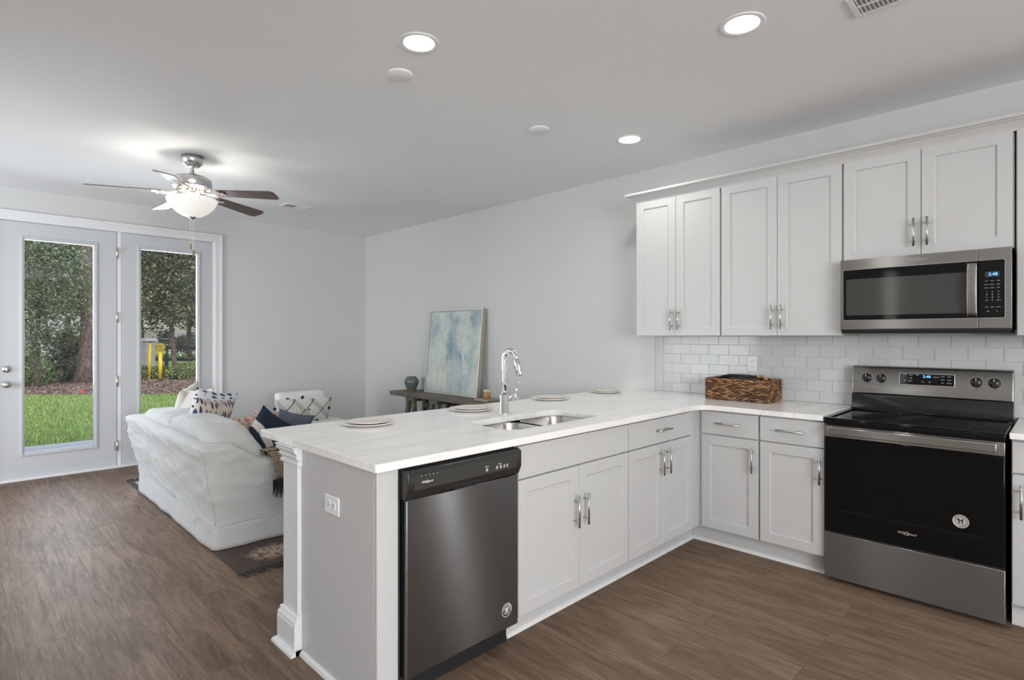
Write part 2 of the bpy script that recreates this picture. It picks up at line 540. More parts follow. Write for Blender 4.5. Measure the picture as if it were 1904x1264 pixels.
def rootmat(o):
    r = rootof(o)
    return Matrix.LocRotScale(r.location, r.rotation_euler, r.scale)

def obj(name, bm, m, parent=None, world=True, smooth=False, bevel=0.0, seg=2, origin=None, angle=35, uv=False):
    """link a bmesh as one object; with a parent, world-space vertices go into the thing's own frame"""
    if parent is not None and world:
        bm.transform(rootmat(parent).inverted())
    if origin is not None and parent is None:
        bm.transform(Matrix.Translation(-Vector(origin)))
    bmesh.ops.recalc_face_normals(bm, faces=bm.faces)
    me = bpy.data.meshes.new(name)
    bm.to_mesh(me)
    bm.free()
    ms = m if isinstance(m, (list, tuple)) else [m]
    for x in ms:
        me.materials.append(x)
    if smooth:
        for p in me.polygons:
            p.use_smooth = True
    o = bpy.data.objects.new(name, me)
    COL.objects.link(o)
    if parent is not None:
        o.parent = parent
    elif origin is not None:
        o.location = origin
    if bevel:
        md = o.modifiers.new('bevel', 'BEVEL')
        md.width = bevel
        md.segments = seg
        md.limit_method = 'ANGLE'
        md.angle_limit = R(angle)
        md.harden_normals = False
        for p in me.polygons:
            p.use_smooth = True
        try:
            me.set_sharp_from_angle(angle=R(40))
        except Exception:
            pass
    return o

def struct(name, bm, m, **k):
    o = obj(name, bm, m, **k)
    o['kind'] = 'structure'
    return o

def bx(bm, x0, x1, y0, y1, z0, z1, mi=0, mtx=None):
    vs = [bm.verts.new((x, y, z)) for x in (x0, x1) for y in (y0, y1) for z in (z0, z1)]
    if mtx is not None:
        for v in vs:
            v.co = mtx @ v.co
    f = [(0, 1, 3, 2), (4, 6, 7, 5), (0, 4, 5, 1), (2, 3, 7, 6), (0, 2, 6, 4), (1, 5, 7, 3)]
    for q in f:
        bm.faces.new([vs[i] for i in q]).material_index = mi
    return vs

def box(x0, x1, y0, y1, z0, z1):
    bm = bmesh.new()
    bx(bm, x0, x1, y0, y1, z0, z1)
    return bm

def cyl(bm, p0, p1, r0, r1=None, n=16, caps=True, mi=0):
    p0 = Vector(p0); p1 = Vector(p1)
    r1 = r0 if r1 is None else r1
    d = (p1 - p0).normalized()
    a = d.orthogonal().normalized()
    b = d.cross(a)
    ra = [bm.verts.new(p0 + (a * math.cos(2 * PI * i / n) + b * math.sin(2 * PI * i / n)) * r0) for i in range(n)]
    rb = [bm.verts.new(p1 + (a * math.cos(2 * PI * i / n) + b * math.sin(2 * PI * i / n)) * r1) for i in range(n)]
    for i in range(n):
        f = bm.faces.new((ra[i], ra[(i + 1) % n], rb[(i + 1) % n], rb[i]))
        f.material_index = mi
        f.smooth = True
    if caps:
        bm.faces.new(ra).material_index = mi
        bm.faces.new(list(reversed(rb))).material_index = mi

def tube(bm, pts, r, n=10, mi=0, caps=True):
    pts = [Vector(p) for p in pts]
    rs = r if isinstance(r, (list, tuple)) else [r] * len(pts)
    rings = []
    up = None
    for i, p in enumerate(pts):
        t = (pts[min(i + 1, len(pts) - 1)] - pts[max(i - 1, 0)]).normalized()
        if up is None:
            up = t.orthogonal().normalized()
        up = (up - t * up.dot(t)).normalized()
        b = t.cross(up)
        rings.append([bm.verts.new(p + (up * math.cos(2 * PI * k / n) + b * math.sin(2 * PI * k / n)) * rs[i]) for k in range(n)])
    for a, b in zip(rings[:-1], rings[1:]):
        for k in range(n):
            f = bm.faces.new((a[k], a[(k + 1) % n], b[(k + 1) % n], b[k]))
            f.smooth = True
            f.material_index = mi
    if caps:
        bm.faces.new(rings[0]).material_index = mi
        bm.faces.new(list(reversed(rings[-1]))).material_index = mi

def lathe(bm, prof, c=(0, 0, 0), n=40, mi=0):
    c = Vector(c)
    rings = []
    for r, z in prof:
        if r < 1e-5:
            rings.append([bm.verts.new(c + Vector((0, 0, z)))])
        else:
            rings.append([bm.verts.new(c + Vector((r * math.cos(2 * PI * k / n), r * math.sin(2 * PI * k / n), z))) for k in range(n)])
    for a, b in zip(rings[:-1], rings[1:]):
        for k in range(n):
            q = [a[k % len(a)], a[(k + 1) % len(a)], b[(k + 1) % len(b)], b[k % len(b)]]
            u = []
            for v in q:
                if v not in u:
                    u.append(v)
            if len(u) > 2:
                f = bm.faces.new(u)
                f.smooth = True
                f.material_index = mi

def prism(bm, poly, axis, a0, a1, mi=0):
    """extrude a 2-D outline along an axis (0: outline is (y,z), 1: (x,z), 2: (x,y))"""
    def P(p, a):
        return {0: (a, p[0], p[1]), 1: (p[0], a, p[1]), 2: (p[0], p[1], a)}[axis]
    va = [bm.verts.new(P(p, a0)) for p in poly]
    vb = [bm.verts.new(P(p, a1)) for p in poly]
    n = len(poly)
    bm.faces.new(va).material_index = mi
    bm.faces.new(list(reversed(vb))).material_index = mi
    for i in range(n):
        bm.faces.new((va[i], vb[i], vb[(i + 1) % n], va[(i + 1) % n])).material_index = mi

def frame_m(origin, u, v, n):
    """matrix from face coordinates (u across, v up, n out of the face)"""
    m = Matrix.Identity(4)
    for i, a in enumerate((Vector(u), Vector(v), Vector(n))):
        for k in range(3):
            m[k][i] = a[k]
    for k in range(3):
        m[k][3] = origin[k]
    return m

def textobj(name, body, size, m, parent, mtx, depth=0.0004, align='CENTER', shear=0.0, squash=1.0):
    c = bpy.data.curves.new(name, 'FONT')
    c.body = body
    c.size = size
    c.align_x = align
    c.align_y = 'CENTER'
    c.extrude = depth
    c.shear = shear
    c.resolution_u = 3
    o = bpy.data.objects.new('tmp_text', c)
    COL.objects.link(o)
    dg = bpy.context.evaluated_depsgraph_get()
    me = bpy.data.meshes.new_from_object(o.evaluated_get(dg))
    bpy.data.objects.remove(o)
    bm = bmesh.new()
    bm.from_mesh(me)
    bm.transform(mtx @ Matrix.Diagonal((squash, 1, 1, 1)))
    return obj(name, bm, m, parent)

def ring(bm, c, ru, rv, w, mtx, n=32, t=0.0005):
    a = []
    for k in range(n):
        th = 2 * PI * k / n
        for s in (0, 1):
            a.append(bm.verts.new(mtx @ Vector((c[0] + (ru - w * s) * math.cos(th), c[1] + (rv - w * s) * math.sin(th), t))))
    for k in range(n):
        i, j = 2 * k, 2 * ((k + 1) % n)
        bm.faces.new((a[i], a[i + 1], a[j + 1], a[j]))

def disc(bm, c, ru, rv, mtx, n=32, t=0.0003):
    bm.faces.new([bm.verts.new(mtx @ Vector((c[0] + ru * math.cos(2 * PI * k / n), c[1] + rv * math.sin(2 * PI * k / n), t))) for k in range(n)])

def logo(parent, mtx, size, m):
    """the maker's word mark with its swirl ring"""
    textobj('word_mark', 'Whirlpool', size, m, parent, mtx, 0.0006, shear=0.25)
    bm = bmesh.new()
    ring(bm, (0, 0), size * 0.62, size * 0.44, size * 0.07, mtx @ Matrix.Rotation(R(20), 4, 'Z'), t=0.0009)
    obj('logo_ring', bm, m, parent)

NX, PX, PY, NY, PZ = (-1, 0, 0), (1, 0, 0), (0, 1, 0), (0, -1, 0), (0, 0, 1)

# ------------------------------------------------------------------ room shell
ZC = 2.749
YB = 6.983
XL = -6.9
YR = -4.0
struct('floor', box(XL, 0.0, YR, YB, -0.10, 0.0), M['floor'])
struct('ceiling', box(XL - 0.15, 0.15, YR - 0.15, YB + 0.15, ZC, ZC + 0.12), M['ceiling'])

def wall_with_holes(name, axis, a0, a1, lo, hi, z0, z1, holes, m):
    bm = bmesh.new()
    def pb(u0, u1, w0, w1):
        if u1 - u0 < 1e-4 or w1 - w0 < 1e-4:
            return
        if axis == 1:
            bx(bm, u0, u1, a0, a1, w0, w1)
        else:
            bx(bm, a0, a1, u0, u1, w0, w1)
    cur = lo
    for (h0, h1, g0, g1) in sorted(holes):
        pb(cur, h0, z0, z1)
        pb(h0, h1, z0, g0)
        pb(h0, h1, g1, z1)
        cur = h1
    pb(cur, hi, z0, z1)
    return struct(name, bm, m)

wall_with_holes('wall_back', 1, YB, YB + 0.14, XL, 0.14, -0.1, ZC, [(-3.845, -1.955, -0.1, 2.468)], M['wall'])
wall_with_holes('wall_right', 0, 0.0, 0.14, YR, YB, -0.1, ZC, [(-2.10, -1.80, 0.06, 2.35)], M['wall'])
wall_with_holes('wall_rear', 1, YR - 0.14, YR, XL, 0.14, -0.1, ZC, [(-6.6, -3.3, 0.9, 2.4)], M['wall'])
wall_with_holes('wall_left', 0, XL - 0.14, XL, YR, YB, -0.1, ZC, [(1.77, 2.07, 0.40, 2.40), (3.9, 6.6, 0.4, 2.4)], M['wall'])

# baseboards seen behind the furniture
def baseboard(name, x0, x1, y0, y1):
    struct(name, box(x0, x1, y0, y1, 0.0, 0.135), M['trim'], bevel=0.004)
baseboard('baseboard_back', -1.885, -0.016, YB - 0.016, YB - 0.0005)
baseboard('baseboard_right', -0.016, -0.0005, 2.75, YB - 0.016)

# ------------------------------------------------------------------ patio doors
def pane_door(name, x0, x1, gx0, gx1, gz0, gz1, y, z0, z1):
    """a glazed door leaf in the back wall"""
    bm = bmesh.new()
    t = 0.045
    bx(bm, x0, gx0, y, y + t, z0, z1)
    bx(bm, gx1, x1, y, y + t, z0, z1)
    bx(bm, gx0, gx1, y, y + t, z0, gz0)
    bx(bm, gx0, gx1, y, y + t, gz1, z1)
    leaf = struct(name, bm, M['door'])
    # raised moulding around the glass
    bm = bmesh.new()
    w = 0.038
    for (a, b, o) in ((0.0, w, 0.006), (0.010, 0.026, 0.013)):
        ya, yb = y - o, y + 0.001
        bx(bm, gx0 - w + a - 0.0, gx0 - w + b, ya, yb, gz0 - w + a, gz1 + w - a)
        bx(bm, gx1 + w - b, gx1 + w - a, ya, yb, gz0 - w + a, gz1 + w - a)
        bx(bm, gx0 - w + b, gx1 + w - b, ya, yb, gz0 - w + a, gz0 - w + b)
        bx(bm, gx0 - w + b, gx1 + w - b, ya, yb, gz1 + w - b, gz1 + w - a)
    obj('glazing_bead', bm, M['door'], leaf, bevel=0.003)
    bm = box(gx0 - 0.004, gx1 + 0.004, y + 0.018, y + 0.024, gz0 - 0.004, gz1 + 0.004)
    obj('glass_pane', bm, M['glass'], leaf)
    return leaf
YD = YB + 0.002
d1 = pane_door('door_1', -3.815, -2.906, -3.631, -3.099, 0.254, 2.279, YD, 0.018, 2.440)
d2 = pane_door('door_2', -2.866, -1.995, -2.691, -2.149, 0.254, 2.287, YD, 0.018, 2.440)
for z in (2.225, 1.555, 0.89, 0.222):
    bm = bmesh.new()
    cyl(bm, (-2.902, YD - 0.008, z - 0.052), (-2.902, YD - 0.008, z + 0.052), 0.008, n=12)
    cyl(bm, (-2.902, YD - 0.008, z - 0.058), (-2.902, YD - 0.008, z + 0.058), 0.004, n=8)
    bx(bm, -2.925, -2.902, YD - 0.006, YD + 0.001, z - 0.05, z + 0.05)
    obj('hinge', bm, M['nickel'], d1)
bm = bmesh.new()                       # small latch by the top hinge
bx(bm, -2.90, -2.845, YD - 0.014, YD - 0.004, 2.262, 2.272)
cyl(bm, (-2.852, YD - 0.020, 2.267), (-2.852, YD + 0.001, 2.267), 0.006, n=10)
obj('latch', bm, M['nickel'], d1)
def knob(z, big):
    bm = bmesh.new()
    prof = [(0.0, 0.0), (0.033, 0.0), (0.033, 0.008), (0.027, 0.014)]
    prof += [(0.012, 0.018), (0.012, 0.03), (0.024, 0.042), (0.027, 0.055), (0.022, 0.066), (0.0, 0.068)] if big else [(0.012, 0.016), (0.011, 0.022), (0.0, 0.022)]
    lathe(bm, prof, n=28)
    if not big:
        bx(bm, -0.004, 0.004, -0.014, 0.014, 0.022, 0.032)
    bm.transform(Matrix.Translation((-3.759, YD, z)) @ Matrix.Rotation(R(90), 4, 'X'))
    obj('door_knob' if big else 'deadbolt', bm, M['nickel'], d1)
knob(0.909, True)
knob(1.052, False)
# frame, mullion, threshold
bm = bmesh.new()
bx(bm, -3.845, -3.818, YB - 0.004, YB + 0.14, 0.0, 2.468)
bx(bm, -1.992, -1.955, YB - 0.004, YB + 0.14, 0.0, 2.468)
bx(bm, -3.818, -1.992, YB - 0.004, YB + 0.14, 2.444, 2.468)
bx(bm, -2.901, -2.868, YB + 0.001, YB + 0.14, 0.02, 2.444)
struct('trim_1', bm, M['trim'])
bm = bmesh.new()                        # mitred casing, three steps deep
for (a, b, o) in ((0.0, 0.088, 0.014), (0.010, 0.030, 0.019), (0.040, 0.052, 0.018), (0.066, 0.088, 0.026)):
    ya = YB - o
    bx(bm, -1.975 + a, -1.975 + b, ya, YB - 0.0005, 0.0, 2.449 + b)
    bx(bm, -3.830 - b, -3.830 - a, ya, YB - 0.0005, 0.0, 2.449 + b)
    bx(bm, -3.830 - a, -1.975 + a, ya, YB - 0.0005, 2.449 + a, 2.449 + b)
struct('trim_2', bm, M['trim'], bevel=0.002)
bm = bmesh.new()
bx(bm, -3.92, -1.90, YB - 0.045, YB + 0.16, -0.001, 0.014)
bx(bm, -3.92, -1.90, YB - 0.030, YB + 0.0, 0.014, 0.019)
struct('trim_3', bm, M['trim'], bevel=0.003)
bm = bmesh.new()                        # dark strip added to stop light leaks and darken the gaps round the leaves
bx(bm, -2.908, -2.899, YB + 0.012, YB + 0.05, 0.02, 2.444)
bx(bm, -3.818, -1.992, YB + 0.012, YB + 0.05, 2.436, 2.4445)
bx(bm, -3.8185, -3.812, YB + 0.012, YB + 0.05, 0.02, 2.444)
bx(bm, -1.998, -1.9915, YB + 0.012, YB + 0.05, 0.02, 2.444)
struct('trim_6', bm, mat('grey_gap_strip', (0.12, 0.12, 0.12), 0.8))
struct('trim_4', box(-3.82, -2.90, YD + 0.002, YD + 0.04, 0.012, 0.0195), M['rubber'])

# window frames added out of view around the fill and strip lamps
def window(name, axis, a, lo, hi, z0, z1, n):
    bm = bmesh.new()
    w = 0.05
    def b(u0, u1, w0, w1):
        if axis == 1:
            bx(bm, u0, u1, a, a + 0.06, w0, w1)
        else:
            bx(bm, a, a + 0.06, u0, u1, w0, w1)
    b(lo, hi, z0, z0 + w); b(lo, hi, z1 - w, z1)
    for i in range(n + 1):
        c = lo + (hi - lo) * i / n
        c0 = min(max(c - w / 2, lo), hi - w)
        b(c0, c0 + w, z0 + w, z1 - w)
    struct(name, bm, M['trim'])
window('added_window_1', 1, YR - 0.11, -6.6, -3.3, 0.9, 2.4, 3)
window('added_window_2', 0, XL - 0.11, 3.9, 6.6, 0.4, 2.4, 3)
window('added_window_3', 0, 0.05, -2.10, -1.80, 0.06, 2.35, 1)
window('added_window_4', 0, XL - 0.11, 1.77, 2.07, 0.40, 2.40, 1)

# ------------------------------------------------------------------ cabinets
XF = -0.633        # face of the base doors on the right wall
XU = -0.327        # face of the wall-cabinet doors
YF = 1.710         # face of the peninsula doors

def shaker(F, w, h, stile=0.058, t=0.019, rec=0.009):
    """door or drawer front in face coordinates, outer face at n = 0"""
    bm = bmesh.new()
    s = stile
    def ringv(ins, z):
        return [bm.verts.new(F @ Vector(p)) for p in ((ins, ins, z), (w - ins, ins, z), (w - ins, h - ins, z), (ins, h - ins, z))]
    loops = [ringv(0, -t), ringv(0, -0.0015), ringv(0.0015, 0)]
    if s:
        loops += [ringv(s, 0), ringv(s + 0.004, -0.0025), ringv(s + 0.0045, -rec)]
    for a, b in zip(loops[:-1], loops[1:]):
        for i in range(4):
            bm.faces.new((a[i], a[(i + 1) % 4], b[(i + 1) % 4], b[i]))
    bm.faces.new(loops[-1])
    bm.faces.new(list(reversed(loops[0])))
    return bm

def pull(F, u, v, length, vertical, parent, r=0.0058):
    bm = bmesh.new()
    d = Vector((0, 1, 0)) if vertical else Vector((1, 0, 0))
    c = Vector((u, v, 0.032))
    cyl(bm, F @ (c - d * length / 2), F @ (c + d * length / 2), r, n=14)
    for s in (-1, 1):
        p = c + d * s * length * 0.31
        cyl(bm, F @ Vector((p.x, p.y, 0.0)), F @ p, r * 0.8, n=10)
    return obj('handle', bm, M['nickeld'], parent)

def front(parent, F, u0, u1, v0, v1, name, shak=True, hv=None, hh=None):
    G = F @ Matrix.Translation((u0, v0, 0))
    o = obj(name, shaker(G, u1 - u0, v1 - v0, 0.058 if shak else 0), M['cab'], parent)
    if hv:
        pull(F, hv[0], hv[1], 0.155, True, o)
    if hh:
        pull(F, hh[0], hh[1], 0.155, False, o)
    return o

# faces: the peninsula looks to -Y (u = +X); the right wall looks to -X (u = -Y)
FP = frame_m((0, YF, 0), PX, PZ, NY)
FB = frame_m((XF, 0, 0), NY, PZ, NX)
FU = frame_m((XU, 0, 0), NY, PZ, NX)

def carcass(parent, x0, x1, y0, y1, z0, z1, name='body'):
    return obj(name, box(x0, x1, y0, y1, z0, z1), M['cab'], parent)

BT = 0.872   # top of the base fronts
# sink base
t = thing('sink_cabinet', 'white shaker sink base cabinet with two doors between the dishwasher and the corner drawer cabinet', 'cabinet', (-1.91, 2.0, 0))
carcass(t, -2.349 + 0.003, -1.473, YF + 0.020, 2.315, 0.105, 0.66)
bm = bmesh.new()
bx(bm, -2.346, -1.473, YF + 0.020, YF + 0.05, 0.66, 0.882)
obj('front_rail', bm, M['cab'], t)
front(t, FP, -2.344, -1.477, 0.728, BT, 'false_drawer_front', shak=False)
front(t, FP, -2.344, -1.9145, 0.118, 0.720, 'door', hv=(-1.951, 0.5045))
front(t, FP, -1.9115, -1.477, 0.118, 0.720, 'door', hv=(-1.876, 0.5045))
# narrow drawer cabinet by the inner corner
t = thing('corner_drawer_cabinet', 'white shaker base cabinet with one drawer over two doors at the inside corner', 'cabinet', (-1.1, 2.0, 0))
carcass(t, -1.471, -0.735, YF + 0.020, 2.315, 0.105, 0.882)
front(t, FP, -1.468, -0.742, 0.728, BT, 'drawer', shak=False, hh=(-1.122, 0.806))
front(t, FP, -1.468, -1.1065, 0.118, 0.720, 'door', hv=(-1.143, 0.6165))
front(t, FP, -1.1035, -0.742, 0.118, 0.720, 'door', hv=(-1.066, 0.6165))
# blind corner filler
t = thing('corner_filler_cabinet', 'narrow white filler post joining the two cabinet runs at the inside corner', 'cabinet', (-0.4, 2.0, 0))
bm = bmesh.new()
bx(bm, -0.733, -0.613, YF + 0.020, YF + 0.040, 0.105, 0.882)
bx(bm, -0.613, -0.012, 1.704, 2.315, 0.105, 0.882)
obj('filler_post', bm, M['cab'], t)
# right wall base cabinets
def base_right(y1, y0, label, hpos, dlabel='drawer'):
    t = thing('base_cabinet', label, 'cabinet', (-0.3, (y0 + y1) / 2, 0))
    carcass(t, XF + 0.020, -0.012, y0 + 0.001, y1 - 0.001, 0.105, 0.882)
    front(t, FB, -y1 + 0.004, -y0 - 0.004, 0.728, BT, 'drawer', shak=False, hh=(-(y0 + y1) / 2 + 0.002, 0.803) if y1 > 0.5 else (-(y0 + y1) / 2, 0.803))
    front(t, FB, -y1 + 0.004, -y0 - 0.004, 0.118, 0.720, 'door', hv=(-hpos, 0.60))
    return t
base_right(1.702, 1.331, 'white base cabinet with a drawer over one door, under the woven basket', 1.363)
base_right(1.328, 0.966, 'white base cabinet with a drawer over one door, directly left of the range', 0.988)
base_right(0.187, -0.42, 'white base cabinet right of the range, cut off by the frame edge', 0.150)
# toe kicks
t = thing('toe_kick_board', 'recessed white toe kick board running under the peninsula cabinets', 'toe kick', (-1.5, YF + 0.09, 0))
bm = bmesh.new()
bx(bm, -2.345, -0.552, 1.795, 1.81, 0.0, 0.104)
obj('board', bm, M['cab'], t)
bm = bmesh.new()
prism(bm, [(1.778, 0.0), (1.795, 0.0), (1.795, 0.018), (1.789, 0.017), (1.782, 0.012)], 0, -2.345, -0.568)
obj('shoe_moulding', bm, M['trim'], t)
t = thing('toe_kick_board', 'recessed white toe kick board under the cabinets left of the range', 'toe kick', (-0.55, 1.4, 0))
obj('board', box(-0.565, -0.55, 0.966, 1.793, 0.0, 0.104), M['cab'], t)
bm = bmesh.new()
prism(bm, [(-0.582, 0.0), (-0.565, 0.0), (-0.565, 0.018), (-0.571, 0.017), (-0.578, 0.012)], 1, 0.966, 1.780)
obj('shoe_moulding', bm, M['trim'], t)
t = thing('toe_kick_board', 'short white toe kick board right of the range at the frame edge', 'toe kick', (-0.55, -0.1, 0))
obj('board', box(-0.565, -0.55, -0.42, 0.187, 0.0, 0.104), M['trim'], t)

# wall cabinets
def upper(y1, y0, z0, z1, label, hz, group=None, box0=-0.002):
    t = thing('wall_cabinet', label, 'cabinet', (-0.15, (y0 + y1) / 2, z0))
    carcass(t, XU + 0.020, box0, y0 - 0.0026, y1 + 0.0026, z0, z1)
    mid = (y0 + y1) / 2
    front(t, FU, -y1 + 0.003, -mid - 0.0015, z0 + 0.002, z1 - 0.002, 'door', hv=(-mid - 0.030, hz))
    front(t, FU, -mid + 0.0015, -y0 - 0.003, z0 + 0.002, z1 - 0.002, 'door', hv=(-mid + 0.030, hz))
    return t
upper(2.387, 1.712, 1.362, 2.402, 'leftmost white two-door wall cabinet, ending the upper run', 1.483)
upper(1.706, 0.958, 1.362, 2.402, 'tall white two-door wall cabinet between the end cabinet and the microwave', 1.483)
upper(0.953, 0.193, 1.806, 2.402, 'short white two-door wall cabinet above the microwave', 1.934)
t = thing('wall_cabinet', 'white wall cabinet right of the microwave, cut off by the frame edge', 'cabinet', (-0.15, -0.1, 1.362))
carcass(t, XU + 0.020, -0.002, -0.42, 0.185, 1.362, 2.402)
front(t, FU, -0.181, 0.115, 1.364, 2.400, 'door')
front(t, FU, 0.118, 0.416, 1.364, 2.400, 'door')
# crown moulding with a return on the left end
t = thing('crown_moulding', 'white crown moulding capping the wall cabinets', 'moulding', (-0.2, 1.0, 2.402))
bm = bmesh.new()
prof = [(0.000, 2.392), (0.004, 2.404), (0.010, 2.414), (0.028, 2.434), (0.044, 2.442), (0.046, 2.446), (0.060, 2.447), (0.062, 2.450), (0.062, 2.464), (0.0, 2.464)]
xf = XU + 0.001
ye = 2.387
path = [lambda o: (xf - o, -0.42), lambda o: (xf - o, ye + o), lambda o: (-0.002, ye + o)]
rows = []
for p in path:
    rows.append([bm.verts.new((*p(o), z)) for o, z in prof])
for a, b in zip(rows[:-1], rows[1:]):
    for i in range(len(prof) - 1):
        bm.faces.new((a[i], a[i + 1], b[i + 1], b[i]))
bm.faces.new(rows[0])
bm.faces.new(rows[-1])
bx(bm, xf, -0.003, -0.42, ye, 2.404, 2.463)
obj('moulding', bm, M['cab'], t)
# light rail strip under the microwave-side cabinet left of the microwave
# ------------------------------------------------------------------ peninsula end, knee wall, pilaster
XE = -3.050
t = thing('peninsula_end_panel', 'white painted end panel and knee wall of the peninsula beside the dishwasher', 'panel', (-3.03, 2.1, 0))
bm = bmesh.new()
bx(bm, XE, -2.962, YF + 0.010, YF + 0.030, 0.0, 0.883)       # stile beside the dishwasher
bx(bm, XE, XE + 0.020, YF + 0.030, 2.318, 0.0, 0.883)        # side skin
bx(bm, -2.982, -2.962, YF + 0.030, 2.318, 0.0, 0.883)
obj('side_panel', bm, M['cab'], t, bevel=0.0015)
bm = bmesh.new()
prism(bm, [(XE - 0.016, 0.0), (XE, 0.0), (XE, 0.020), (XE - 0.005, 0.019), (XE - 0.012, 0.013)], 1, YF + 0.012, 2.318)
obj('shoe_moulding', bm, M['trim'], t)
# knee wall behind the cabinets
obj('knee_wall', box(XE + 0.004, -0.002, 2.320, 2.470, 0.0, 0.883), M['trim'], t)
# pilaster trim on the end of the knee wall
px = XE - 0.012
PY1 = 2.478
bm = bmesh.new()
bx(bm, px, XE + 0.004, 2.326, PY1, 0.0, 0.883)
bx(bm, px - 0.004, px, 2.326, 2.334, 0.17, 0.80)
obj('pilaster', bm, M['trim'], t, bevel=0.0015)
bm = bmesh.new()
y0, y1 = 2.318, PY1
def wrap(bm, prof, x, ya, yb, yin):
    """moulding around the pilaster: front return, end face, far side"""
    pts = [lambda o: (XE + 0.03, ya - min(o, yin)), lambda o: (x - o, ya - min(o, yin)), lambda o: (x - o, yb + o), lambda o: (XE + 0.5, yb + o)]
    rows = [[bm.verts.new((*p(o), z)) for o, z in prof] for p in pts]
    for a, b in zip(rows[:-1], rows[1:]):
        for i in range(len(prof)):
            j = (i + 1) % len(prof)
            bm.faces.new((a[i], a[j], b[j], b[i]))
    bm.faces.new(rows[0]); bm.faces.new(rows[-1])
wrap(bm, [(-0.002, 0.0), (0.020, 0.0), (0.020, 0.120), (0.016, 0.122), (0.020, 0.130), (0.018, 0.138), (0.009, 0.152), (0.012, 0.158), (0.006, 0.164), (-0.002, 0.164)], px, y0 + 0.008, y1, 0.006)
obj('plinth', bm, M['trim'], t)
bm = bmesh.new()
wrap(bm, [(0.018, 0.0), (0.040, 0.0), (0.038, 0.010), (0.030, 0.019), (0.018, 0.022)], px, y0 + 0.008, y1, 0.016)
obj('base_shoe', bm, M['trim'], t)
bm = bmesh.new()
wrap(bm, [(-0.002, 0.802), (0.008, 0.802), (0.012, 0.806), (0.012, 0.818), (0.007, 0.821), (0.010, 0.830), (0.018, 0.838), (0.018, 0.842), (0.014, 0.845), (0.018, 0.856), (0.028, 0.866), (0.028, 0.871), (0.024, 0.873), (0.034, 0.8835), (-0.002, 0.8835)], px + 0.004, y0 + 0.008, y1, 0.010)
obj('cap_moulding', bm, M['trim'], t)

# outlet plates
def outlet(label, F, w=0.072, h=0.115, land=False, parent_label=None):
    t = thing('outlet_plate', label, 'power outlet', (F.to_translation()))
    if land:
        F = F @ Matrix.Rotation(R(90), 4, 'Z')
    bm = bmesh.new()
    bx(bm, -w / 2, w / 2, -h / 2, h / 2, 0.0, 0.006, mtx=F)
    obj('cover', bm, M['white'], t, bevel=0.003)
    for s in (-1, 1):
        bm = bmesh.new()
        c = s * 0.020
        pts = []
        for k in range(24):
            a = 2 * PI * k / 24
            pts.append((0.0165 * math.cos(a), c + max(-0.0135, min(0.0135, 0.0165 * math.sin(a)))))
        va = [bm.verts.new(F @ Vector((p[0], p[1], 0.0059))) for p in pts]
        vb = [bm.verts.new(F @ Vector((p[0], p[1], 0.0078))) for p in pts]
        bm.faces.new(vb)
        for k in range(24):
            bm.faces.new((va[k], va[(k + 1) % 24], vb[(k + 1) % 24], vb[k]))
        f = obj('receptacle', bm, M['white'], t)
        bm = bmesh.new()
        bx(bm, -0.0075, -0.0055, c - 0.001, c + 0.0075, 0.0072, 0.0083, mtx=F)
        bx(bm, 0.0055, 0.0075, c - 0.001, c + 0.0075, 0.0072, 0.0083, mtx=F)
        disc(bm, (0, c - 0.0065), 0.0026, 0.0026, F, 12, 0.0083)
        obj('socket_holes', bm, M['black'], f)
    bm = bmesh.new()
    disc(bm, (0, 0), 0.003, 0.003, F, 12, 0.0066)
    obj('screw', bm, M['nickel'], t)
    return t
outlet('white sideways outlet plate on the peninsula end panel', frame_m((XE, 2.044, 0.696), NY, PZ, NX), land=True)
outlet('white upright outlet plate on the tile above the woven basket', frame_m((-0.011, 1.615, 1.160), NY, PZ, NX))
outlet('small white outlet plate low on the back wall behind the striped lumbar pillow', frame_m((-0.80, YB, 0.49), PX, PZ, NY))

# ------------------------------------------------------------------ countertop with sink cut-out
def arc(cx, cy, r, a0, a1, n=8):
    return [(cx + r * math.cos(R(a0 + (a1 - a0) * i / n)), cy + r * math.sin(R(a0 + (a1 - a0) * i / n))) for i in range(n + 1)]
def slab(outer, holes, z0, z1):
    bm = bmesh.new()
    for z in (z0, z1):
        es = []
        for lp in [outer] + holes:
            vs = [bm.verts.new((x, y, z)) for x, y in lp]
            es += [bm.edges.new((vs[i], vs[(i + 1) % len(vs)])) for i in range(len(vs))]
        bmesh.ops.triangle_fill(bm, use_beauty=True, edges=es)
    bm.verts.ensure_lookup_table()
    k = 0
    n = len(outer) + sum(len(h) for h in holes)
    for lp in [outer] + holes:
        m_ = len(lp)
        for i in range(m_):
            a, b = k + i, k + (i + 1) % m_
            bm.faces.new((bm.verts[a], bm.verts[b], bm.verts[b + n], bm.verts[a + n]))
        k += m_
    return bm
CX0, CY0, CY1 = -3.072, 1.690, 2.722
outer = arc(CX0 + 0.012, CY0 + 0.012, 0.012, 180, 270, 4) + list(reversed(arc(-0.658 - 0.10, CY0 - 0.10, 0.10, 0, 90, 10))) + \
    [(-0.658, 0.968), (-0.0015, 0.968), (-0.0015, CY1)] + arc(CX0 + 0.012, CY1 - 0.012, 0.012, 90, 180, 4)
SX0, SX1, SY0, SY1 = -2.245, -1.530, 1.845, 2.200
def rrect(x0, x1, y0, y1, r, n=8):
    return arc(x1 - r, y1 - r, r, 0, 90, n) + arc(x0 + r, y1 - r, r, 90, 180, n) + arc(x0 + r, y0 + r, r, 180, 270, n) + arc(x1 - r, y0 + r, r, 270, 360, n)
ct = obj('countertop', slab(outer, [rrect(SX0, SX1, SY0, SY1, 0.085)], 0.884, 0.914), M['quartz'], bevel=0.003, origin=(-1.5, 2.0, 0.884), angle=60)
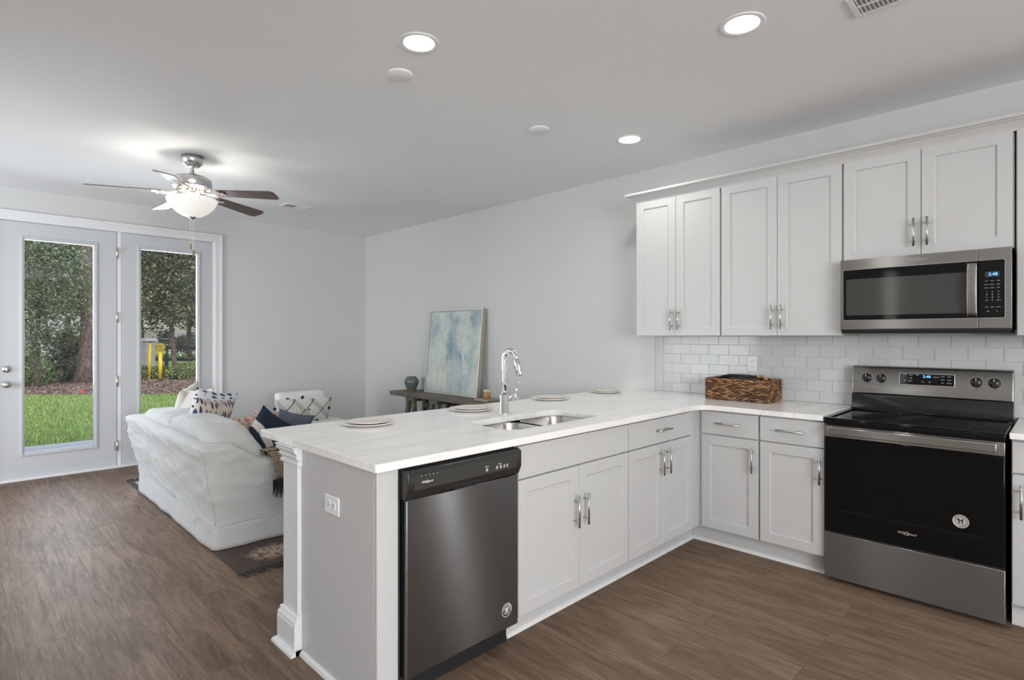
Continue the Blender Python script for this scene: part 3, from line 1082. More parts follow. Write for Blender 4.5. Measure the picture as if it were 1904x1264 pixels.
props(ct, 'L-shaped white veined quartz countertop over the peninsula and corner cabinets', 'countertop')
c2 = obj('countertop', box(-0.658, -0.0015, -0.42, 0.191, 0.884, 0.914), M['quartz'], bevel=0.003, origin=(-0.3, -0.1, 0.884))
props(c2, 'short veined quartz countertop right of the range at the frame edge', 'countertop')

# sink
t = thing('kitchen_sink', 'undermounted double bowl stainless sink in the peninsula', 'sink', (-1.89, 2.02, 0.884))
def bowl(x0, x1, y0, y1, depth, name):
    bm = bmesh.new()
    rows = []
    for (ins, z, r) in ((0.0, 0.8825, 0.075), (0.004, 0.872, 0.072), (0.010, 0.75, 0.07), (0.018, 0.884 - depth + 0.02, 0.065), (0.05, 0.884 - depth, 0.05)):
        rows.append([bm.verts.new((x, y, z)) for x, y in rrect(x0 + ins, x1 - ins, y0 + ins, y1 - ins, r, 6)])
    for a, b in zip(rows[:-1], rows[1:]):
        n = len(a)
        for i in range(n):
            bm.faces.new((a[i], a[(i + 1) % n], b[(i + 1) % n], b[i])).smooth = True
    bm.faces.new(rows[-1])
    o = obj(name, bm, M['sink'], t)
    bm = bmesh.new()
    cx, cy = (x0 + x1) / 2, (y0 + y1) / 2 + 0.03
    lathe(bm, [(0.045, 0.002), (0.040, 0.004), (0.034, 0.001), (0.0, 0.0)], (cx, cy, 0.884 - depth), 24)
    obj('drain', bm, M['chrome'], o)
bowl(SX0 + 0.004, -1.905, SY0 + 0.004, SY1 - 0.004, 0.17, 'small_bowl')
bowl(-1.880, SX1 - 0.004, SY0 + 0.004, SY1 - 0.004, 0.20, 'large_bowl')
rim = slab(rrect(SX0 - 0.02, SX1 + 0.02, SY0 - 0.02, SY1 + 0.02, 0.1), [rrect(SX0 + 0.004, -1.905, SY0 + 0.004, SY1 - 0.004, 0.075, 6), rrect(-1.880, SX1 - 0.004, SY0 + 0.004, SY1 - 0.004, 0.075, 6)], 0.8805, 0.8835)
obj('rim', rim, M['sink'], t)

# faucet
t = thing('kitchen_faucet', 'tall chrome pull-down gooseneck faucet behind the sink', 'faucet', (-1.862, 2.290, 0.914))
bm = bmesh.new()
fx, fy = -1.862, 2.290
lathe(bm, [(0.0, 0.0), (0.029, 0.0), (0.029, 0.004), (0.0265, 0.006), (0.0265, 0.108), (0.024, 0.111), (0.0165, 0.112)], (fx, fy, 0.9142), 32)
obj('base', bm, M['chrome'], t)
bm = bmesh.new()
pts = [(fx, fy, 1.02), (fx, fy, 1.10), (fx, fy, 1.22)]
rr = 0.044
dx, dy = 0.10, -0.995     # spout swings toward the bowls
for i in range(0, 15):
    a = R(180 - i * 12.2)
    pts.append((fx + dx * (rr + rr * math.cos(a)), fy + dy * (rr + rr * math.cos(a)), 1.232 + rr * math.sin(a)))
e = Vector(pts[-1]); pdir = (Vector(pts[-1]) - Vector(pts[-2])).normalized()
pts.append(tuple(e + pdir * 0.02))
tube(bm, pts, 0.0160, 18)
obj('spout', bm, M['chrome'], t)
bm = bmesh.new()
s0 = e + pdir * 0.015
tube(bm, [s0, s0 + pdir * 0.004, s0 + pdir * 0.085, s0 + pdir * 0.09], [0.0165, 0.0180, 0.0195, 0.0175], 18)
h = obj('spray_head', bm, M['chrome'], t)
bm = bmesh.new()
q = s0 + pdir * 0.045 + Vector((-dx, -dy, 0)) * 0.019
cyl(bm, q, q + Vector((-dx, -dy, 0)) * 0.006, 0.006, n=12)
obj('spray_button', bm, M['black'], h)
bm = bmesh.new()
cyl(bm, (fx + 0.02, fy, 1.005), (fx + 0.098, fy, 1.005), 0.0125, n=18)
cyl(bm, (fx + 0.072, fy, 1.005), (fx + 0.106, fy, 1.005), 0.0160, n=18)
cyl(bm, (fx + 0.090, fy, 1.015), (fx + 0.118, fy + 0.004, 1.088), 0.0052, 0.0042, n=10)
obj('lever', bm, M['chrome'], t)

# place settings
spots = [(-2.622, 2.500, 'nearest the peninsula end'), (-1.900, 2.540, 'just left of the faucet'), (-1.120, 2.585, 'just right of the faucet'), (-0.440, 2.600, 'farthest right, by the wall')]
def plate_bm(r, h):
    bm = bmesh.new()
    lathe(bm, [(0.0, 0.0), (r * 0.62, 0.0), (r * 0.66, 0.0015), (r * 0.97, h * 0.75), (r, h), (r * 0.985, h + 0.002), (r * 0.93, h * 0.80), (r * 0.68, 0.0065), (0.0, 0.0055)], n=48)
    return bm
pl = sm = None
for i, (x, y, w) in enumerate(spots):
    if pl is None:
        pl = obj('dinner_plate', plate_bm(0.134, 0.013), M['plate'])
        sm = obj('salad_plate', plate_bm(0.104, 0.011), M['plate2'])
        a, b = pl, sm
    else:
        a, b = pl.copy(), sm.copy()
        COL.objects.link(a); COL.objects.link(b)
    a.location = (x, y, 0.9142)
    b.location = (x + 0.004, y - 0.003, 0.9142 + 0.0085)
    props(a, 'large cream dinner plate under a small plate, the setting ' + w, 'plate', 'dinner plates on the peninsula')
    props(b, 'small blush plate stacked on a dinner plate, the setting ' + w, 'plate', 'small plates on the peninsula')

# ------------------------------------------------------------------ tiled backsplash
t = thing('tile_backsplash', 'white subway tile backsplash between the counter and the wall cabinets', 'backsplash', (-0.005, 1.2, 0.914))
bm = bmesh.new()
bx(bm, -0.0065, -0.0008, -0.42, 2.400, 0.9145, 1.3615)
bx(bm, -0.0065, -0.0008, 0.197, 0.950, 1.3615, 1.37)
obj('grout', bm, M['grout'], t)
bm = bmesh.new()
rowh = 0.0763
tw = 0.1540
for r_ in range(6):
    z0 = 0.9155 + r_ * rowh
    z1 = min(z0 + rowh - 0.0022, 1.3612)
    y = 2.328 - (0 if r_ % 2 else tw / 2) + 0.0
    ys = []
    if r_ % 2 == 0:
        ys.append((2.328 - tw / 2, 2.328))
        y = 2.328 - tw / 2
    else:
        y = 2.328
    while y > -0.42:
        ys.append((max(y - tw, -0.42), y)); y -= tw
    for (a, b) in ys:
        g = 0.0011
        if b - a < 0.01:
            continue
        vs = [bm.verts.new(p) for p in ((-0.0066, a + g, z0), (-0.0066, b - g, z0), (-0.0066, b - g, z1), (-0.0066, a + g, z1))]
        i_ = 0.0012
        k = random.uniform(-0.00012, 0.00012); k2 = random.uniform(-0.00012, 0.00012)
        m_ = [bm.verts.new(p) for p in ((-0.0088, a + g, z0), (-0.0088, b - g, z0), (-0.0088, b - g, z1), (-0.0088, a + g, z1))]
        w_ = [bm.verts.new(p) for p in ((-0.0100 + k, a + g + i_, z0 + i_), (-0.0100 + k2, b - g - i_, z0 + i_), (-0.0100 - k, b - g - i_, z1 - i_), (-0.0100 - k2, a + g + i_, z1 - i_))]
        for A, Bq in ((vs, m_), (m_, w_)):
            for q in range(4):
                bm.faces.new((A[q], A[(q + 1) % 4], Bq[(q + 1) % 4], Bq[q]))
        bm.faces.new(w_)
for r_ in range(3):        # upright edging tiles at the left end
    z0 = 0.9155 + r_ * 2 * rowh * 0.975
    bx(bm, -0.0098, -0.0066, 2.3292, 2.399, z0, min(z0 + 2 * rowh * 0.975 - 0.002, 1.3612))
obj('tiles', bm, M['tile'], t)

# ------------------------------------------------------------------ dishwasher
t = thing('dishwasher', 'stainless dishwasher with a black control panel at the end of the peninsula', 'dishwasher', (-2.66, 2.0, 0))
obj('tub', box(-2.958, -2.352, YF + 0.035, 2.31, 0.09, 0.868), M['black'], t)
bm = bmesh.new()
bx(bm, -2.947, -2.368, 1.690, YF + 0.035, 0.112, 0.762)
dwd = obj('door', bm, M['steel_x'], t, bevel=0.004)
bm = bmesh.new()                         # control panel, swept section with a finger pocket below
prof = [(1.688, 0.764), (1.676, 0.790), (1.672, 0.800), (1.672, 0.862), (1.677, 0.870), (1.690, 0.874), (1.744, 0.874), (1.744, 0.764)]
prism(bm, prof, 0, -2.953, -2.364)
pn = obj('control_panel', bm, M['dwblack'], t, bevel=0.003)
FD = frame_m((0, 1.672, 0), PX, PZ, NY)
bm = bmesh.new()
bx(bm, -2.925, -2.395, 0.798, 0.8515, 0.0, 0.0012, mtx=FD)
obj('panel_inlay', bm, mat('satin_dark_inlay', (0.035, 0.034, 0.031), 0.35), pn, bevel=0.0008)
FD2 = FD @ Matrix.Translation((0, 0, 0.0013))
logo(pn, FD2 @ Matrix.Translation((-2.868, 0.8235, 0)), 0.0125, M['letter'])
bm = bmesh.new()
for k in range(5):
    disc(bm, (-2.894 + 0.018 * k, 0.8475), 0.0016, 0.0016, FD2, 10, 0.0006)
obj('indicator_dots', bm, M['letter'], pn)
for k, (u, w) in enumerate(((-2.569, 0.012), (-2.512, 0.011), (-2.490, 0.011), (-2.470, 0.009), (-2.453, 0.009))):
    bm = bmesh.new()
    bx(bm, u - w / 2, u + w / 2, 0.809, 0.822, 0.0, 0.0008, mtx=FD2)
    obj('button', bm, M['greyprint'], pn, bevel=0.002)
for (u, s) in ((-2.569, 'Options'), (-2.495, 'Cycles')):
    textobj('button_text', s, 0.0065, M['letter'], pn, FD2 @ Matrix.Translation((u, 0.829, 0.0003)))
bm = bmesh.new()                          # recessed pocket handle
bx(bm, -2.735, -2.600, 1.6795, 1.6865, 0.770, 0.789)
obj('pocket_handle', bm, M['rubber'], pn, bevel=0.002)
bm = bmesh.new()
prism(bm, [(1.674, 0.7675), (1.684, 0.7675), (1.686, 0.7705), (1.675, 0.7705)], 0, -2.74, -2.595)
obj('pocket_lip', bm, M['black'], pn)
obj('top_trim', box(-2.955, -2.362, 1.728, 1.732, 0.872, 0.8815), M['nickel'], t)
obj('top_gap', box(-2.957, -2.355, 1.7325, 1.76, 0.860, 0.883), M['rubber'], t)
obj('side_gap', box(-2.960, -2.950, 1.725, 1.77, 0.03, 0.883), M['rubber'], t)
obj('kick_plate', box(-2.95, -2.366, 1.765, 1.78, 0.004, 0.115), M['rubber'], t)

def badge(parent, F, c, r, stripes):
    G = F @ Matrix.Translation((c[0], c[1], 0.0004))
    if not stripes:
        bm = bmesh.new()
        disc(bm, (0, 0), r, r, G)
        obj('badge_disc', bm, mat('silver_badge', (0.50, 0.47, 0.45), 0.4), parent)
        bm = bmesh.new()
        ring(bm, (0, 0), r * 0.66, r * 0.66, r * 0.04, G)
        for k in range(20):                       # lettering around the rim
            a = R(150 - k * 13)
            m2 = G @ Matrix.Rotation(a, 4, 'Z') @ Matrix.Translation((r * 0.81, 0, 0.0006))
            bx(bm, -r * 0.08, r * 0.08, -r * 0.045, r * 0.03, 0, 0.0003, mtx=m2)
        for (x, y0, y1, w) in ((-0.20, -0.38, 0.42, 0.12), (0.22, -0.40, 0.42, 0.12), (0.02, 0.02, 0.18, 0.42), (-0.34, 0.14, 0.36, 0.16)):
            bx(bm, (x - w / 2) * r, (x + w / 2) * r, y0 * r, y1 * r, 0.0006, 0.0009, mtx=G)
        obj('badge_print', bm, M['black'], parent)
    else:
        bm = bmesh.new()
        ring(bm, (0, 0), r, r, r * 0.07, G)
        ring(bm, (0, 0), r * 0.64, r * 0.64, r * 0.05, G)
        for k in range(18):
            a = R(170 - k * 11)
            m2 = G @ Matrix.Rotation(a, 4, 'Z') @ Matrix.Translation((r * 0.80, 0, 0.0006))
            bx(bm, -r * 0.07, r * 0.07, -r * 0.04, r * 0.03, 0, 0.0003, mtx=m2)
        for k in range(3):
            y = (0.30 - 0.24 * k) * r
            ww = (0.40 - 0.06 * k) * r
            m2 = G @ Matrix.Translation((0, y, 0.0006)) @ Matrix.Rotation(R(8), 4, 'Z')
            bx(bm, -ww, ww, -0.075 * r, 0.075 * r, 0, 0.0003, mtx=m2)
        for (x, y) in ((-0.22, -0.40), (0.05, -0.46), (0.28, -0.36)):
            disc(bm, (x * r, y * r), r * 0.09, r * 0.09, G, 5, 0.0009)
        obj('badge_print', bm, M['letter'], parent)
badge(dwd, frame_m((0, 1.690, 0), PX, PZ, NY), (-2.437, 0.193), 0.029, True)

# ------------------------------------------------------------------ range
t = thing('kitchen_range', 'stainless and black freestanding electric range against the tiled wall', 'range', (-0.33, 0.582, 0))
RX = -0.660
ry0, ry1 = 0.2045, 0.9615
obj('side_body', box(RX + 0.03, -0.025, ry0 + 0.003, ry1 - 0.003, 0.03, 0.872), mat('dark_grey_enamel', (0.035, 0.035, 0.036), 0.4), t)
for x in (RX + 0.08, -0.10):
    for y in (ry0 + 0.05, ry1 - 0.05):
        bm = bmesh.new()
        cyl(bm, (x, y, 0.0), (x, y, 0.03), 0.016, n=12)
        obj('leveling_foot', bm, M['black'], t)
bm = box(RX, RX + 0.03, ry0, ry1, 0.022, 0.271)
dr = obj('drawer', bm, M['steel_dr'], t, bevel=0.003)
bm = box(RX + 0.004, RX + 0.03, ry0 + 0.002, ry1 - 0.002, 0.272, 0.280)
obj('seam', bm, M['rubber'], t)
bm = box(RX - 0.002, RX + 0.028, ry0 + 0.002, ry1 - 0.002, 0.281, 0.802)
dg = obj('oven_door', bm, M['blackgloss'], t, bevel=0.003)
bm = box(RX - 0.003, RX + 0.028, ry0 + 0.001, ry1 - 0.001, 0.803, 0.866)
ds = obj('door_top_strip', bm, M['steel_y'], t, bevel=0.002)
bm = bmesh.new()                           # flat bar handle on two standoffs
bx(bm, RX - 0.046, RX - 0.034, 0.232, 0.934, 0.821, 0.863)
for y in (0.246, 0.920):
    bx(bm, RX - 0.036, RX - 0.002, y - 0.012, y + 0.012, 0.828, 0.856)
obj('handle', bm, M['steel_y'], ds, bevel=0.004)
FR = frame_m((RX - 0.002, 0, 0), NY, PZ, NX)
logo(dg, FR @ Matrix.Translation((-0.582, 0.352, 0)), 0.019, mat('silver_letter', (0.62, 0.56, 0.5), 0.35, 0.3))
badge(dg, FR, (-0.366, 0.465), 0.032, False)
# inner window outline, barely seen
bm = bmesh.new()
w_ = 0.0012
for (a, b, c, d) in ((-0.90, -0.27, 0.405, 0.4062),):
    bx(bm, a, b, c, d, 0, 0.0004, mtx=FR)
obj('window_line', bm, mat('faint_window_outline', (0.03, 0.03, 0.03), 0.2), dg)
# cooktop with raised frame
bm = bmesh.new()
bx(bm, RX - 0.006, -0.09, ry0 - 0.002, ry1 + 0.002, 0.874, 0.902)
tp = obj('cooktop', bm, M['blackgloss'], t, bevel=0.004)
bm = bmesh.new()
bx(bm, RX - 0.006, RX + 0.020, ry0 - 0.002, ry1 + 0.002, 0.902, 0.909)
bx(bm, RX + 0.020, -0.09, ry1 - 0.020, ry1 + 0.002, 0.902, 0.909)
bx(bm, RX + 0.020, -0.09, ry0 - 0.002, ry0 + 0.020, 0.902, 0.909)
bx(bm, -0.115, -0.09, ry0 + 0.020, ry1 - 0.020, 0.902, 0.912)
obj('cooktop_frame', bm, mat('gloss_black_enamel', (0.008, 0.008, 0.008), 0.10), tp, bevel=0.003)
for (x, y, r_) in ((-0.50, 0.76, 0.115), (-0.50, 0.39, 0.085), (-0.23, 0.76, 0.078), (-0.23, 0.39, 0.105)):
    bm = bmesh.new()
    G = Matrix.Translation((x, y, 0.9021))
    ring(bm, (0, 0), r_, r_, 0.0015, G, 48, 0.0003)
    ring(bm, (0, 0), r_ * 0.62, r_ * 0.62, 0.001, G, 48, 0.0003)
    obj('burner_mark', bm, mat('burner_grey', (0.05, 0.05, 0.05), 0.3), tp)
# backguard
bm = bmesh.new()
prism(bm, [(-0.108, 0.912), (-0.100, 1.004), (-0.030, 1.004), (-0.030, 0.900), (-0.100, 0.900)], 1, ry0, ry1)
obj('backguard_base', bm, mat('black_enamel', (0.012, 0.012, 0.012), 0.15), t, bevel=0.002)
bm = bmesh.new()
prism(bm, [(-0.098, 1.006), (-0.098, 1.012), (-0.082, 1.160), (-0.070, 1.174), (-0.030, 1.176), (-0.030, 1.006)], 1, ry0 - 0.001, ry1 + 0.001)
gd = obj('backguard', bm, M['steel_y'], t, bevel=0.006, seg=3)
vdir = Vector((0.016, 0, 0.148)).normalized()
ndir = Vector((-vdir.z, 0, vdir.x))
FG = frame_m(Vector((-0.098, 0, 1.012)) - vdir * 1.012, NY, vdir, ndir)
# (v on this tilted face is close to height)
bm = bmesh.new()
bx(bm, -0.716, -0.452, 1.070, 1.142, -0.001, 0.0015, mtx=FG)
obj('display_bezel', bm, M['nickel'], gd, bevel=0.001)
bm = bmesh.new()
bx(bm, -0.712, -0.456, 1.074, 1.138, 0.0015, 0.0030, mtx=FG)
dp = obj('display', bm, M['blackgloss'], gd)
FG2 = FG @ Matrix.Translation((0, 0, 0.0031))
textobj('clock_digits', '2:48', 0.022, M['blue'], dp, FG2 @ Matrix.Translation((-0.582, 1.123, 0)), 0.0003)
for (u, v, s) in ((-0.685, 1.132, 'BAKE'), (-0.657, 1.129, 'BROIL'), (-0.628, 1.131, 'TIMER'), (-0.657, 1.112, 'KEEP'), (-0.685, 1.096, 'SELF'), (-0.66, 1.095, 'DELAY'), (-0.60, 1.093, '[on]'), (-0.568, 1.093, '[off]'),
                  (-0.538, 1.132, '^'), (-0.538, 1.122, 'TEMP/TIME'), (-0.538, 1.108, 'v'), (-0.508, 1.127, 'OVEN'), (-0.508, 1.108, 'WARM'), (-0.508, 1.090, 'OFF'), (-0.478, 1.127, 'LIGHT'), (-0.478, 1.108, 'START'), (-0.478, 1.090, 'CANCEL')):
    textobj('key_text', s, 0.0062, M['letter'], dp, FG2 @ Matrix.Translation((u, v, 0)), 0.0001)
for y in (0.883, 0.807, 0.359, 0.283):
    c = FG @ Vector((-y, 1.103, 0))
    bm = bmesh.new()
    lathe(bm, [(0.0, 0.0), (0.0265, 0.0), (0.0255, 0.003), (0.0, 0.003)], n=28)
    lathe(bm, [(0.023, 0.003), (0.0225, 0.018), (0.020, 0.022), (0.0, 0.022)], n=28)
    bx(bm, -0.0065, 0.0065, -0.022, 0.022, 0.018, 0.030)
    bm.transform(FG @ Matrix.Translation((-y, 1.103, 0)))
    kb = obj('knob', bm, M['black'], gd)
    bm = bmesh.new()
    bx(bm, -0.0012, 0.0012, 0.006, 0.021, 0.030, 0.0306, mtx=FG @ Matrix.Translation((-y, 1.103, 0)))
    obj('pointer', bm, M['letter'], kb)
    bm = bmesh.new()
    ring(bm, (0, 0), 0.033, 0.033, 0.0008, FG @ Matrix.Translation((-y, 1.103, 0)), 40)
    obj('dial_ring', bm, M['greyprint'], gd)
    textobj('dial_text', 'HI  LO', 0.006, M['black'], gd, FG @ Matrix.Translation((-y, 1.064, 0.0004)), 0.0001)
    textobj('dial_text', 'OFF', 0.005, M['black'], gd, FG @ Matrix.Translation((-y, 1.139, 0.0004)), 0.0001)

# ------------------------------------------------------------------ microwave
t = thing('microwave', 'stainless over-the-range microwave with a black window', 'microwave', (-0.2, 0.573, 1.39))
obj('case', box(-0.385, -0.002, 0.199, 0.948, 1.392, 1.803), mat('dark_case', (0.02, 0.02, 0.02), 0.4), t)
bm = box(-0.400, -0.384, 0.3235, 0.9500, 1.400, 1.804)
md = obj('door', bm, M['steel_y'], t, bevel=0.0015)
bm = box(-0.400, -0.384, 0.1955, 0.3215, 1.400, 1.804)
mc = obj('control_side', bm, M['steel_y'], t, bevel=0.0015)
obj('bottom_vent', box(-0.372, -0.03, 0.205, 0.944, 1.376, 1.392), M['rubber'], t)
obj('bottom_lip', box(-0.394, -0.372, 0.199, 0.948, 1.389, 1.3995), M['black'], t)
FM = frame_m((-0.400, 0, 0), NY, PZ, NX)
def rr_plate(F, u0, u1, v0, v1, r, n0, n1, corners=(1, 1, 1, 1)):
    bm = bmesh.new()
    pts = []
    cs = [(u1, v1, 0, corners[0], -1, -1), (u0, v1, 90, corners[1], 1, -1), (u0, v0, 180, corners[2], 1, 1), (u1, v0, 270, corners[3], -1, 1)]
    for (u, v, a, c, su, sv) in cs:
        if c:
            pts += arc(u + su * r, v + sv * r, r, a, a + 90, 5)
        else:
            pts.append((u, v))
    va = [bm.verts.new(F @ Vector((x, y, n0))) for x, y in pts]
    vb = [bm.verts.new(F @ Vector((x, y, n1))) for x, y in pts]
    bm.faces.new(vb)
    for i in range(len(pts)):
        j = (i + 1) % len(pts)
        bm.faces.new((va[i], va[j], vb[j], vb[i]))
    return bm
obj('window_trim', rr_plate(FM, -0.9355, -0.3235, 1.4505, 1.7465, 0.010, 0, 0.0012, (0, 1, 1, 0)), M['nickel'], md)
wb = obj('window', rr_plate(FM, -0.933, -0.3235, 1.453, 1.744, 0.008, 0.0012, 0.003, (0, 1, 1, 0)), M['blackgloss'], md)
obj('screen', rr_plate(FM, -0.918, -0.370, 1.480, 1.690, 0.004, 0.003, 0.0034), M['cavity'], wb)
bm = bmesh.new()                            # bowed vertical handle
n_ = 14
rows = []
for i in range(n_ + 1):
    v = 1.462 + (1.732 - 1.462) * i / n_
    o_ = 0.030 + 0.014 * math.sin(PI * i / n_)
    rows.append([bm.verts.new(FM @ Vector((u, v, o_ - d))) for (u, d) in ((-0.366, 0.010), (-0.366, 0.001), (-0.362, 0), (-0.330, 0), (-0.326, 0.001), (-0.326, 0.010))])
for a, b in zip(rows[:-1], rows[1:]):
    for k in range(6):
        bm.faces.new((a[k], a[(k + 1) % 6], b[(k + 1) % 6], b[k])).smooth = k not in (0, 4)
bm.faces.new(rows[0]); bm.faces.new(rows[-1])
for v in (1.474, 1.720):
    bx(bm, -0.358, -0.334, v - 0.01, v + 0.01, 0.003, 0.026, mtx=FM)
obj('handle', bm, M['steel_y'], md)
logo(md, FM @ Matrix.Translation((-0.580, 1.778, 0)), 0.020, M['chrome'])
obj('panel_trim', rr_plate(FM, -0.3215, -0.2195, 1.4505, 1.7465, 0.010, 0, 0.0012, (1, 0, 0, 1)), M['nickel'], mc)
kp = obj('keypad', rr_plate(FM, -0.3215, -0.222, 1.453, 1.744, 0.008, 0.0012, 0.003, (1, 0, 0, 1)), M['blackgloss'], mc)
FK = FM @ Matrix.Translation((0, 0, 0.0031))
obj('display', rr_plate(FK, -0.297, -0.242, 1.658, 1.686, 0.001, 0, 0.0004), mat('lcd_grey', (0.035, 0.045, 0.055), 0.15), kp)
textobj('clock_digits', '2:48', 0.021, M['blue'], kp, FK @ Matrix.Translation((-0.2665, 1.672, 0.0005)), 0.0003)
keys = [(1.639, ('Cook', 'Power', 'Timer')), (1.621, ('Defrost', 'Reheat', 'Soften')), (1.604, ('Popcorn', 'Potato', 'Melt')),
        (1.583, ('1', '2', '3')), (1.569, ('4', '5', '6')), (1.555, ('7', '8', '9')), (1.541, ('Clock', '0', 'Add 30'))]
for v, row in keys:
    for u, s in zip((-0.291, -0.269, -0.246), row):
        textobj('key_text', s, 0.0085 if len(s) == 1 else 0.0052, M['letter'], kp, FK @ Matrix.Translation((u, v, 0)), 0.0001)
for (u, s) in ((-0.291, '[off]'), (-0.269, '- cancel -'), (-0.246, '[start]')):
    textobj('key_text', s, 0.0058, M['letter'], kp, FK @ Matrix.Translation((u, 1.507, 0)), 0.0001)
for (u, s) in ((-0.286, 'O'), (-0.251, '<')):
    textobj('key_text', s, 0.008, M['letter'], kp, FK @ Matrix.Translation((u, 1.485, 0)), 0.0001)

# ------------------------------------------------------------------ basket and what is in it
bY0, bY1, bX0, bX1, bz, bh = 1.400, 1.826, -0.300, -0.062, 0.9145, 0.148
t = thing('woven_basket', 'rectangular dark brown woven basket on the counter below the tile outlet', 'basket', (-0.18, 1.61, bz))
bm = bmesh.new()
rows_n = 12
per = []
def perim(s):
    """point, outward normal at arclength s of the rectangle"""
    a, b = bY1 - bY0, bX1 - bX0
    P = 2 * (a + b)
    s %= P
    if s < a: return Vector((bX0, bY0 + s, 0)), Vector((-1, 0, 0))
    s -= a
    if s < b: return Vector((bX0 + s, bY1, 0)), Vector((0, 1, 0))
    s -= b
    if s < a: return Vector((bX1, bY1 - s, 0)), Vector((1, 0, 0))
    s -= a
    return Vector((bX1 - s, bY0, 0)), Vector((0, -1, 0))
PER = 2 * (bY1 - bY0 + bX1 - bX0)
nst = 68
seg = PER / nst
for r_ in range(rows_n):
    z = bz + 0.008 + r_ * (bh - 0.018) / (rows_n - 1)
    for k in range(nst):
        if (k + r_) % 2:
            continue
        s0 = k * seg
        pts, rad = [], []
        for i in range(7):
            f = i / 6
            p, n_ = perim(s0 + (f * 2.05 - 0.525) * seg)
            o_ = 0.0055 * math.sin(PI * f)
            pts.append(p + n_ * (o_ - 0.001) + Vector((0, 0, z + 0.0012 * math.sin(PI * (f - 0.5)) * (1 if (k % 4 < 2) else -1) + random.uniform(-0.001, 0.001))))
            rad.append(0.0034 + 0.0034 * math.sin(PI * f))
        tube(bm, pts, rad, 6)
bkb = obj('woven_wall', bm, M['basket'], t)
bm = bmesh.new()
g = 0.006
bx(bm, bX0 + g, bX1 - g, bY0 + g, bY1 - g, bz, bz + 0.006)
bx(bm, bX0 + g, bX0 + g + 0.004, bY0 + g, bY1 - g, bz, bz + bh - 0.006)
bx(bm, bX1 - g - 0.004, bX1 - g, bY0 + g, bY1 - g, bz, bz + bh - 0.006)
bx(bm, bX0 + g, bX1 - g, bY0 + g, bY0 + g + 0.004, bz, bz + bh - 0.05)
bx(bm, bX0 + g, bX1 - g, bY1 - g - 0.004, bY1 - g, bz, bz + bh - 0.006)
obj('lining', bm, mat('dark_lining', (0.02, 0.012, 0.008), 0.9), t)
bm = bmesh.new()
for j in range(2):
    pts = []
    for i in range(97):
        p, n_ = perim(PER * i / 96)
        tw_ = i * 1.1 + j * PI
        pts.append(p + n_ * 0.003 * math.cos(tw_) + Vector((0, 0, bz + bh - 0.004 + 0.003 * math.sin(tw_))))
    tube(bm, pts, 0.0055, 6)
obj('rim', bm, M['basket'], t)
bm = bmesh.new()                              # handle hole on the near short side
yh = bY0 - 0.002
tube(bm, [(-0.215, yh - 0.004, bz + bh - 0.004), (-0.213, yh - 0.006, bz + bh - 0.04), (-0.18, yh - 0.007, bz + bh - 0.05), (-0.147, yh - 0.006, bz + bh - 0.04), (-0.145, yh - 0.004, bz + bh - 0.004)], 0.006, 8)
obj('handle_loop', bm, M['basket'], t)
ut = [((-0.26, 1.62, 0.020), (-0.215, 1.43, 0.026), 'frontmost'), ((-0.20, 1.60, 0.032), (-0.235, 1.475, 0.040), 'topmost'), ((-0.235, 1.68, 0.022), (-0.12, 1.405, 0.014), 'lowest'),
      ((-0.16, 1.66, 0.020), (-0.10, 1.50, 0.036), 'rearmost')]
for (a, b, w) in ut:
    a = Vector(a) + Vector((0, 0, bz + bh - 0.018)); b = Vector(b) + Vector((0, 0, bz + bh - 0.018))
    r0 = a.lerp(b, 0.5)
    u = thing('kitchen_utensil', 'black handled kitchen utensil with a golden wood end, %s in the basket' % w, 'utensil', r0, group='utensils in the woven basket')
    bm = bmesh.new()
    tube(bm, [a, a.lerp(b, 0.3), a.lerp(b, 0.86)], [0.006, 0.0085, 0.0075], 10)
    obj('handle', bm, M['uthandle'], u)
    bm = bmesh.new()
    tube(bm, [a.lerp(b, 0.86), a.lerp(b, 0.92), b], [0.0088, 0.0095, 0.007], 10)
    obj('wood_end', bm, M['utend'], u)
bm = bmesh.new()
for i in range(3):
    bx(bm, -0.285, -0.18 + 0.004 * i, 1.63 + 0.006 * i, 1.77 - 0.006 * i, bz + bh - 0.035 + 0.010 * i, bz + bh - 0.026 + 0.010 * i)
o = obj('folded_cloth', bm, M['pinkcloth'], origin=(-0.23, 1.70, bz + bh - 0.03), bevel=0.004)
props(o, 'folded rose coloured cloth lying in the woven basket', 'cloth')
bm = bmesh.new()
tube(bm, [(-0.09, 1.80, bz + bh + 0.001), (-0.10, 1.74, bz + bh + 0.013), (-0.10, 1.60, bz + bh + 0.012), (-0.10, 1.52, bz + bh + 0.004)], 0.010, 10)
o = obj('rolled_mat', bm, mat('dark_woven_roll', (0.03, 0.018, 0.014), 0.8), origin=(-0.1, 1.66, bz + bh))
props(o, 'dark rolled mat lying along the back of the woven basket', 'mat')

# ------------------------------------------------------------------ ceiling fixtures
def downlight(x, y, label):
    t = thing('recessed_light', label, 'ceiling light', (x, y, ZC), group='recessed ceiling lights')
    bm = bmesh.new()
    lathe(bm, [(0.096, ZC - 0.0005), (0.096, ZC - 0.004), (0.091, ZC - 0.006), (0.074, ZC - 0.0045), (0.070, ZC - 0.001)], (x, y, 0), 48)
    obj('trim_ring', bm, M['white'], t)
    bm = bmesh.new()
    lathe(bm, [(0.072, ZC - 0.003), (0.0, ZC - 0.0045)], (x, y, 0), 40)
    obj('lens', bm, M['lens'], t)
    l = area('downlight_lamp', (x, y, ZC - 0.012), (0, 0, 0), 0.13, 0.13, 4.0, (1.0, 0.965, 0.92), 'DISK', 165)
    return t
downlight(-2.545, 2.171, 'lit recessed ceiling light left of centre, above the peninsula end')
downlight(-1.621, 1.024, 'largest lit recessed ceiling light, in front of the wall cabinets')
